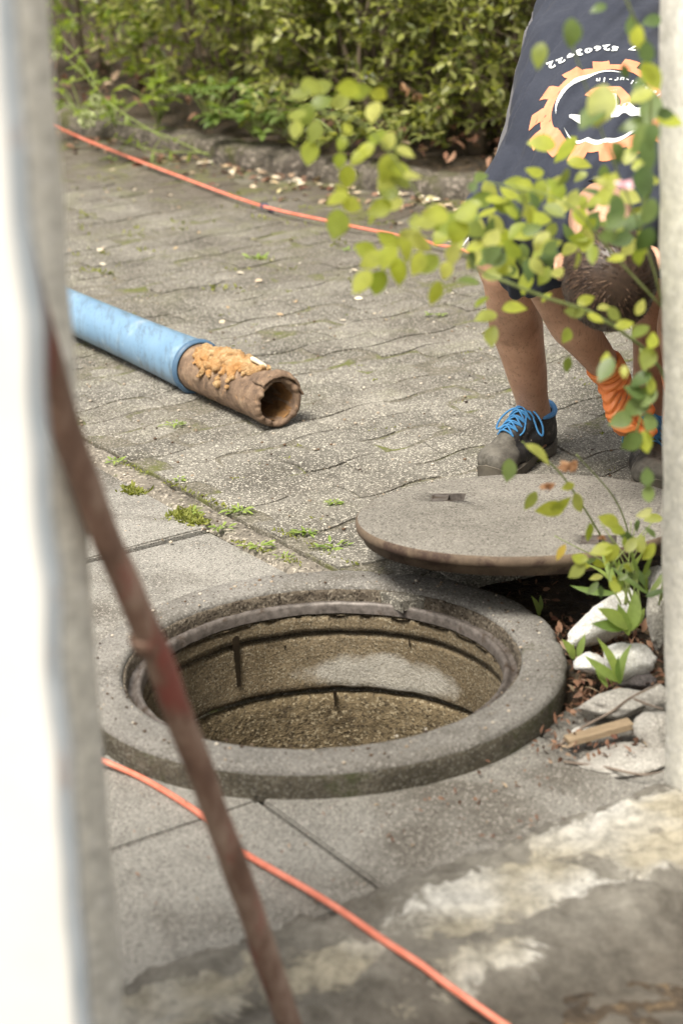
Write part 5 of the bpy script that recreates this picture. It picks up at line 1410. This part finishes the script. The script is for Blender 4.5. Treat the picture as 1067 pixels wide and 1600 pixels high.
    cd_ = (WRI[0]-ELB[0]).normalized(); g.append(tube([WRI[0]-cd_*.045, WRI[0]-cd_*.03, WRI[0]-cd_*.0, WRI[0]+dR.normalized()*.03], [.041, .0385, .034, .036], 24, n=8))
    me = fuse(g, .0032, 2)
    def wr(p, n):
        u = (Vector(p)-WRI[0]).dot(cd_); k = math.exp(-((u-.005)/.045)**2)
        return .0022*k*math.sin(u*520+3*nz(p, 25))+.0012*nz(p, 60)
    displace(me, wr); gl = link('glove', me, ORANGEG, root)
    g = hand_shapes(WRI[1], Vector((.45, -.1, -1)), Vector((-.5, -.5, -.1)), .0028, 1); cd2 = (WRI[1]-ELB[1]).normalized(); g.append(tube([WRI[1]-cd2*.045, WRI[1]], [.04, .034], 20, n=6))
    link('glove', fuse(g, .004, 2), ORANGEG, root)

    # ---- shoes
    def dust():
        m, nt, b = new_mat('dusty_leather'); v = coords(nt)
        n = noi(nt, v, 16, 7, .7); col = ramp(nt, n, [(.38, (.012, .011, .012)), (.56, (.030, .027, .025)), (.70, (.17, .155, .13))])
        col = mix(nt, ramp(nt, noi(nt, v, 150, 4, .6), [(.66, 0.0), (.72, .8)]), col, (.42, .38, .30))
        lk(nt, col, b.inputs['Base Color']); b.inputs['Roughness'].default_value = .55; bump(nt, b, addv(nt, n, noi(nt, v, 90, 4), 1, .4), .5, .003); return m
    LEA = dust(); TOE = simple('dusty_toe_cap', (.035, .031, .026), (.16, .148, .125), 26, .7, 0, .4, c3=(.05, .045, .035), sc2=30); SOLE = simple('dusty_rubber_sole', (.065, .056, .045), (.135, .12, .095), 30, .8, 0, .4)
    LACE = simple('blue_lace', (.03, .14, .33), (.055, .23, .46), 120, .6, 0, .3); LIN = simple('blue_lining', (.07, .24, .55), (.13, .34, .66), 90, .75, 0, .3)
    BLK = simple('black_tongue', (.018, .016, .015), (.035, .03, .028), 60, .8)
    def shoe(heel, toe):
        d = (toe-heel); d.z = 0; Ls = d.length; d.normalize(); s = Vector((d.y, -d.x, 0)); K = Ls/.29
        def W(x, y, z): return heel+(s*x+d*(y+.0)+Vector((0, 0, z)))*K     # y from heel 0 to toe .29
        B3 = Matrix((s, d, Vector((0, 0, 1)))).transposed()
        sho = []
        g = [ell(W(0, .232, .046), (.050*K, .058*K, .036*K), B3), ell(W(.002, .175, .046), (.049*K, .07*K, .040*K), B3), ell(W(.0, .115, .055), (.041*K, .075*K, .044*K), B3),
             ell(W(0, .045, .050), (.039*K, .046*K, .045*K), B3), tube([W(0, .052, .04), W(0, .054, .085), W(0, .054, .108)], [.047*K, .046*K, .045*K], 20, flat=(.98, 1.12), ref=d, n=6),
             tube([W(0, .215, .060), W(0, .165, .080), W(0, .115, .102)], [.030*K, .033*K, .034*K], 16, n=8, roundcap=True)]
        me = fuse(g, .0038, 3); a = getco(me); a[:, 2] = np.maximum(a[:, 2], .020); setco(me, a)
        displace(me, lambda p, n: (.0018*fbm(p, 40, 3)+.002*max(0, 1-abs((Vector(p)-W(0, .17, 0)).dot(d))/.035)*math.sin((Vector(p)-heel).dot(d)*300)) if p[2] > .03 else 0)
        sh_ = link('shoe', me, LEA, root); me.materials.append(TOE)
        mi = []
        for p in me.polygons:
            q = Vector(p.center)+loc_of(sh_)-heel; y = q.dot(d)/K; x = q.dot(s)/K; z = q.z/K
            mi.append(1 if y > .195+.25*abs(x) else 0)
        me.polygons.foreach_set('material_index', mi)
        # sole as an outlined slab with heel block and lug cuts
        def outline(grow=0):
            out = []; prof = [(0, 0), (.004, .022), (.03, .037), (.08, .037), (.13, .035), (.18, .043), (.22, .0475), (.255, .043), (.277, .026), (.288, .0)]
            R_ = spline([Vector((x, y, 0)) for y, x in prof], 44); 
            for p in R_: out.append((p.x+(grow if p.x > .004 else 0), p.y+(grow if p.y > .15 else -grow)))
            return out
        O_ = outline(.001); n = len(O_)
        V = []; Fc = []
        pts2 = [(x, y) for x, y in O_]+[(-x, y) for x, y in O_[-2:0:-1]]
        zs = [0, .005, .012, .019, .024, .027]; N = len(pts2)
        for zi, z in enumerate(zs):
            for x, y in pts2:
                rise = .010*max(0, (y-.235)/.06)**2; toeup = .016*max(0, (y-.262)/.03) if zi >= 4 else 0
                heelup = .010*max(0, (.06-y)/.06) if zi >= 4 else 0
                arch = .013*max(0, 1-((y-.098)/.030)**2)**.5 if abs(y-.098) < .03 else 0
                lug = .004 if (zi == 0 and int(y/.011) % 2) else 0
                k = (.975 if zi == 0 else (1.0 if zi != 4 else 1.02)) 
                if zi == 5: k = .93
                V.append(W(x*k, .145+(y-.145)*(k if zi != 5 else .98), max(z+rise+toeup+heelup+lug, z+(arch if z < .013 else 0))))
        for zi in range(len(zs)-1):
            for k in range(N): k2 = (k+1) % N; Fc.append([zi*N+k, zi*N+k2, (zi+1)*N+k2, (zi+1)*N+k])
        Fc.append([k for k in range(N)][::-1]); Fc.append([(len(zs)-1)*N+k for k in range(N)])
        mk('sole', (V, Fc), SOLE, sh_, autos=40)
        # tongue, lining, laces
        mk('tongue', tube([W(0, .135, .090), W(0, .108, .112), W(0, .092, .134)], [.020*K, .025*K, .024*K], 16, flat=(1, .30), ref=d, n=8, roundcap=True), BLK, sh_)
        coll = []
        for k in range(25):
            a = R(-215)+R(250)*k/24; x = .0415*math.cos(a); y = .053+.047*math.sin(a); zz = .110+.010*max(0, -math.sin(a))**2-.004*abs(math.cos(a)); coll.append(W(x, y, zz))
        mk('collar_lining', tube(coll, .0065*K, 10, n=60, roundcap=True), LIN, sh_)
        bv = BVHTree.FromPolygons([Vector(v.co)+loc_of(sh_) for v in me.vertices], [tuple(p.vertices) for p in me.polygons])
        def top(x, y, up=.003):
            h = bv.ray_cast(W(x, y, .2), Vector((0, 0, -1))); z = h[0].z if h[0] else .09
            q = W(x, y, 0); q.z = z+up; return q
        lac = []
        ys = [.200, .183, .166, .149, .132, .118]
        for k, y in enumerate(ys):
            w2 = .020+.002*k; lac.append(tube([top(-w2, y, .001), top(-w2*.5, y+.002, .005), top(0, y+.004, .007), top(w2*.5, y+.002, .005), top(w2, y, .001)], .0022*K, 8, n=14, roundcap=True))
            if k < 5:
                lac.append(tube([top(-w2, y, .001), top(0, (y+ys[k+1])/2, .009), top(w2, ys[k+1], .001)], .0022*K, 8, n=10, roundcap=True)); lac.append(tube([top(w2, y, .001), top(0, (y+ys[k+1])/2, .006), top(-w2, ys[k+1], .001)], .0022*K, 8, n=10, roundcap=True))
        kn = W(0, .112, .132)
        for sg in (-1, 1):
            lac.append(tube([kn, W(sg*.03, .115, .128), W(sg*.055, .125, .105), W(sg*.062, .135, .082), W(sg*.048, .132, .088), W(sg*.028, .120, .115), kn], .0024*K, 8, n=40))
            lac.append(tube([kn, W(sg*.018, .135, .122), W(sg*.030, .165, .098), W(sg*.026, .185, .088)], .0022*K, 8, n=24, roundcap=True))
        lac.append(ell(kn, (.008*K, .007*K, .006*K)))
        mk('lace', join(*lac), LACE, sh_)
    dd = FD[0]; shoe(Vector((ANK[0].x, ANK[0].y, 0))-dd*.055, Vector((ANK[0].x, ANK[0].y, 0))+dd*.215)
    dd = Vector((-.08, -1, 0)).normalized(); shoe(Vector((ANK[1].x, ANK[1].y, 0))-dd*.055, Vector((ANK[1].x, ANK[1].y, 0))+dd*.225)
    return root
person()
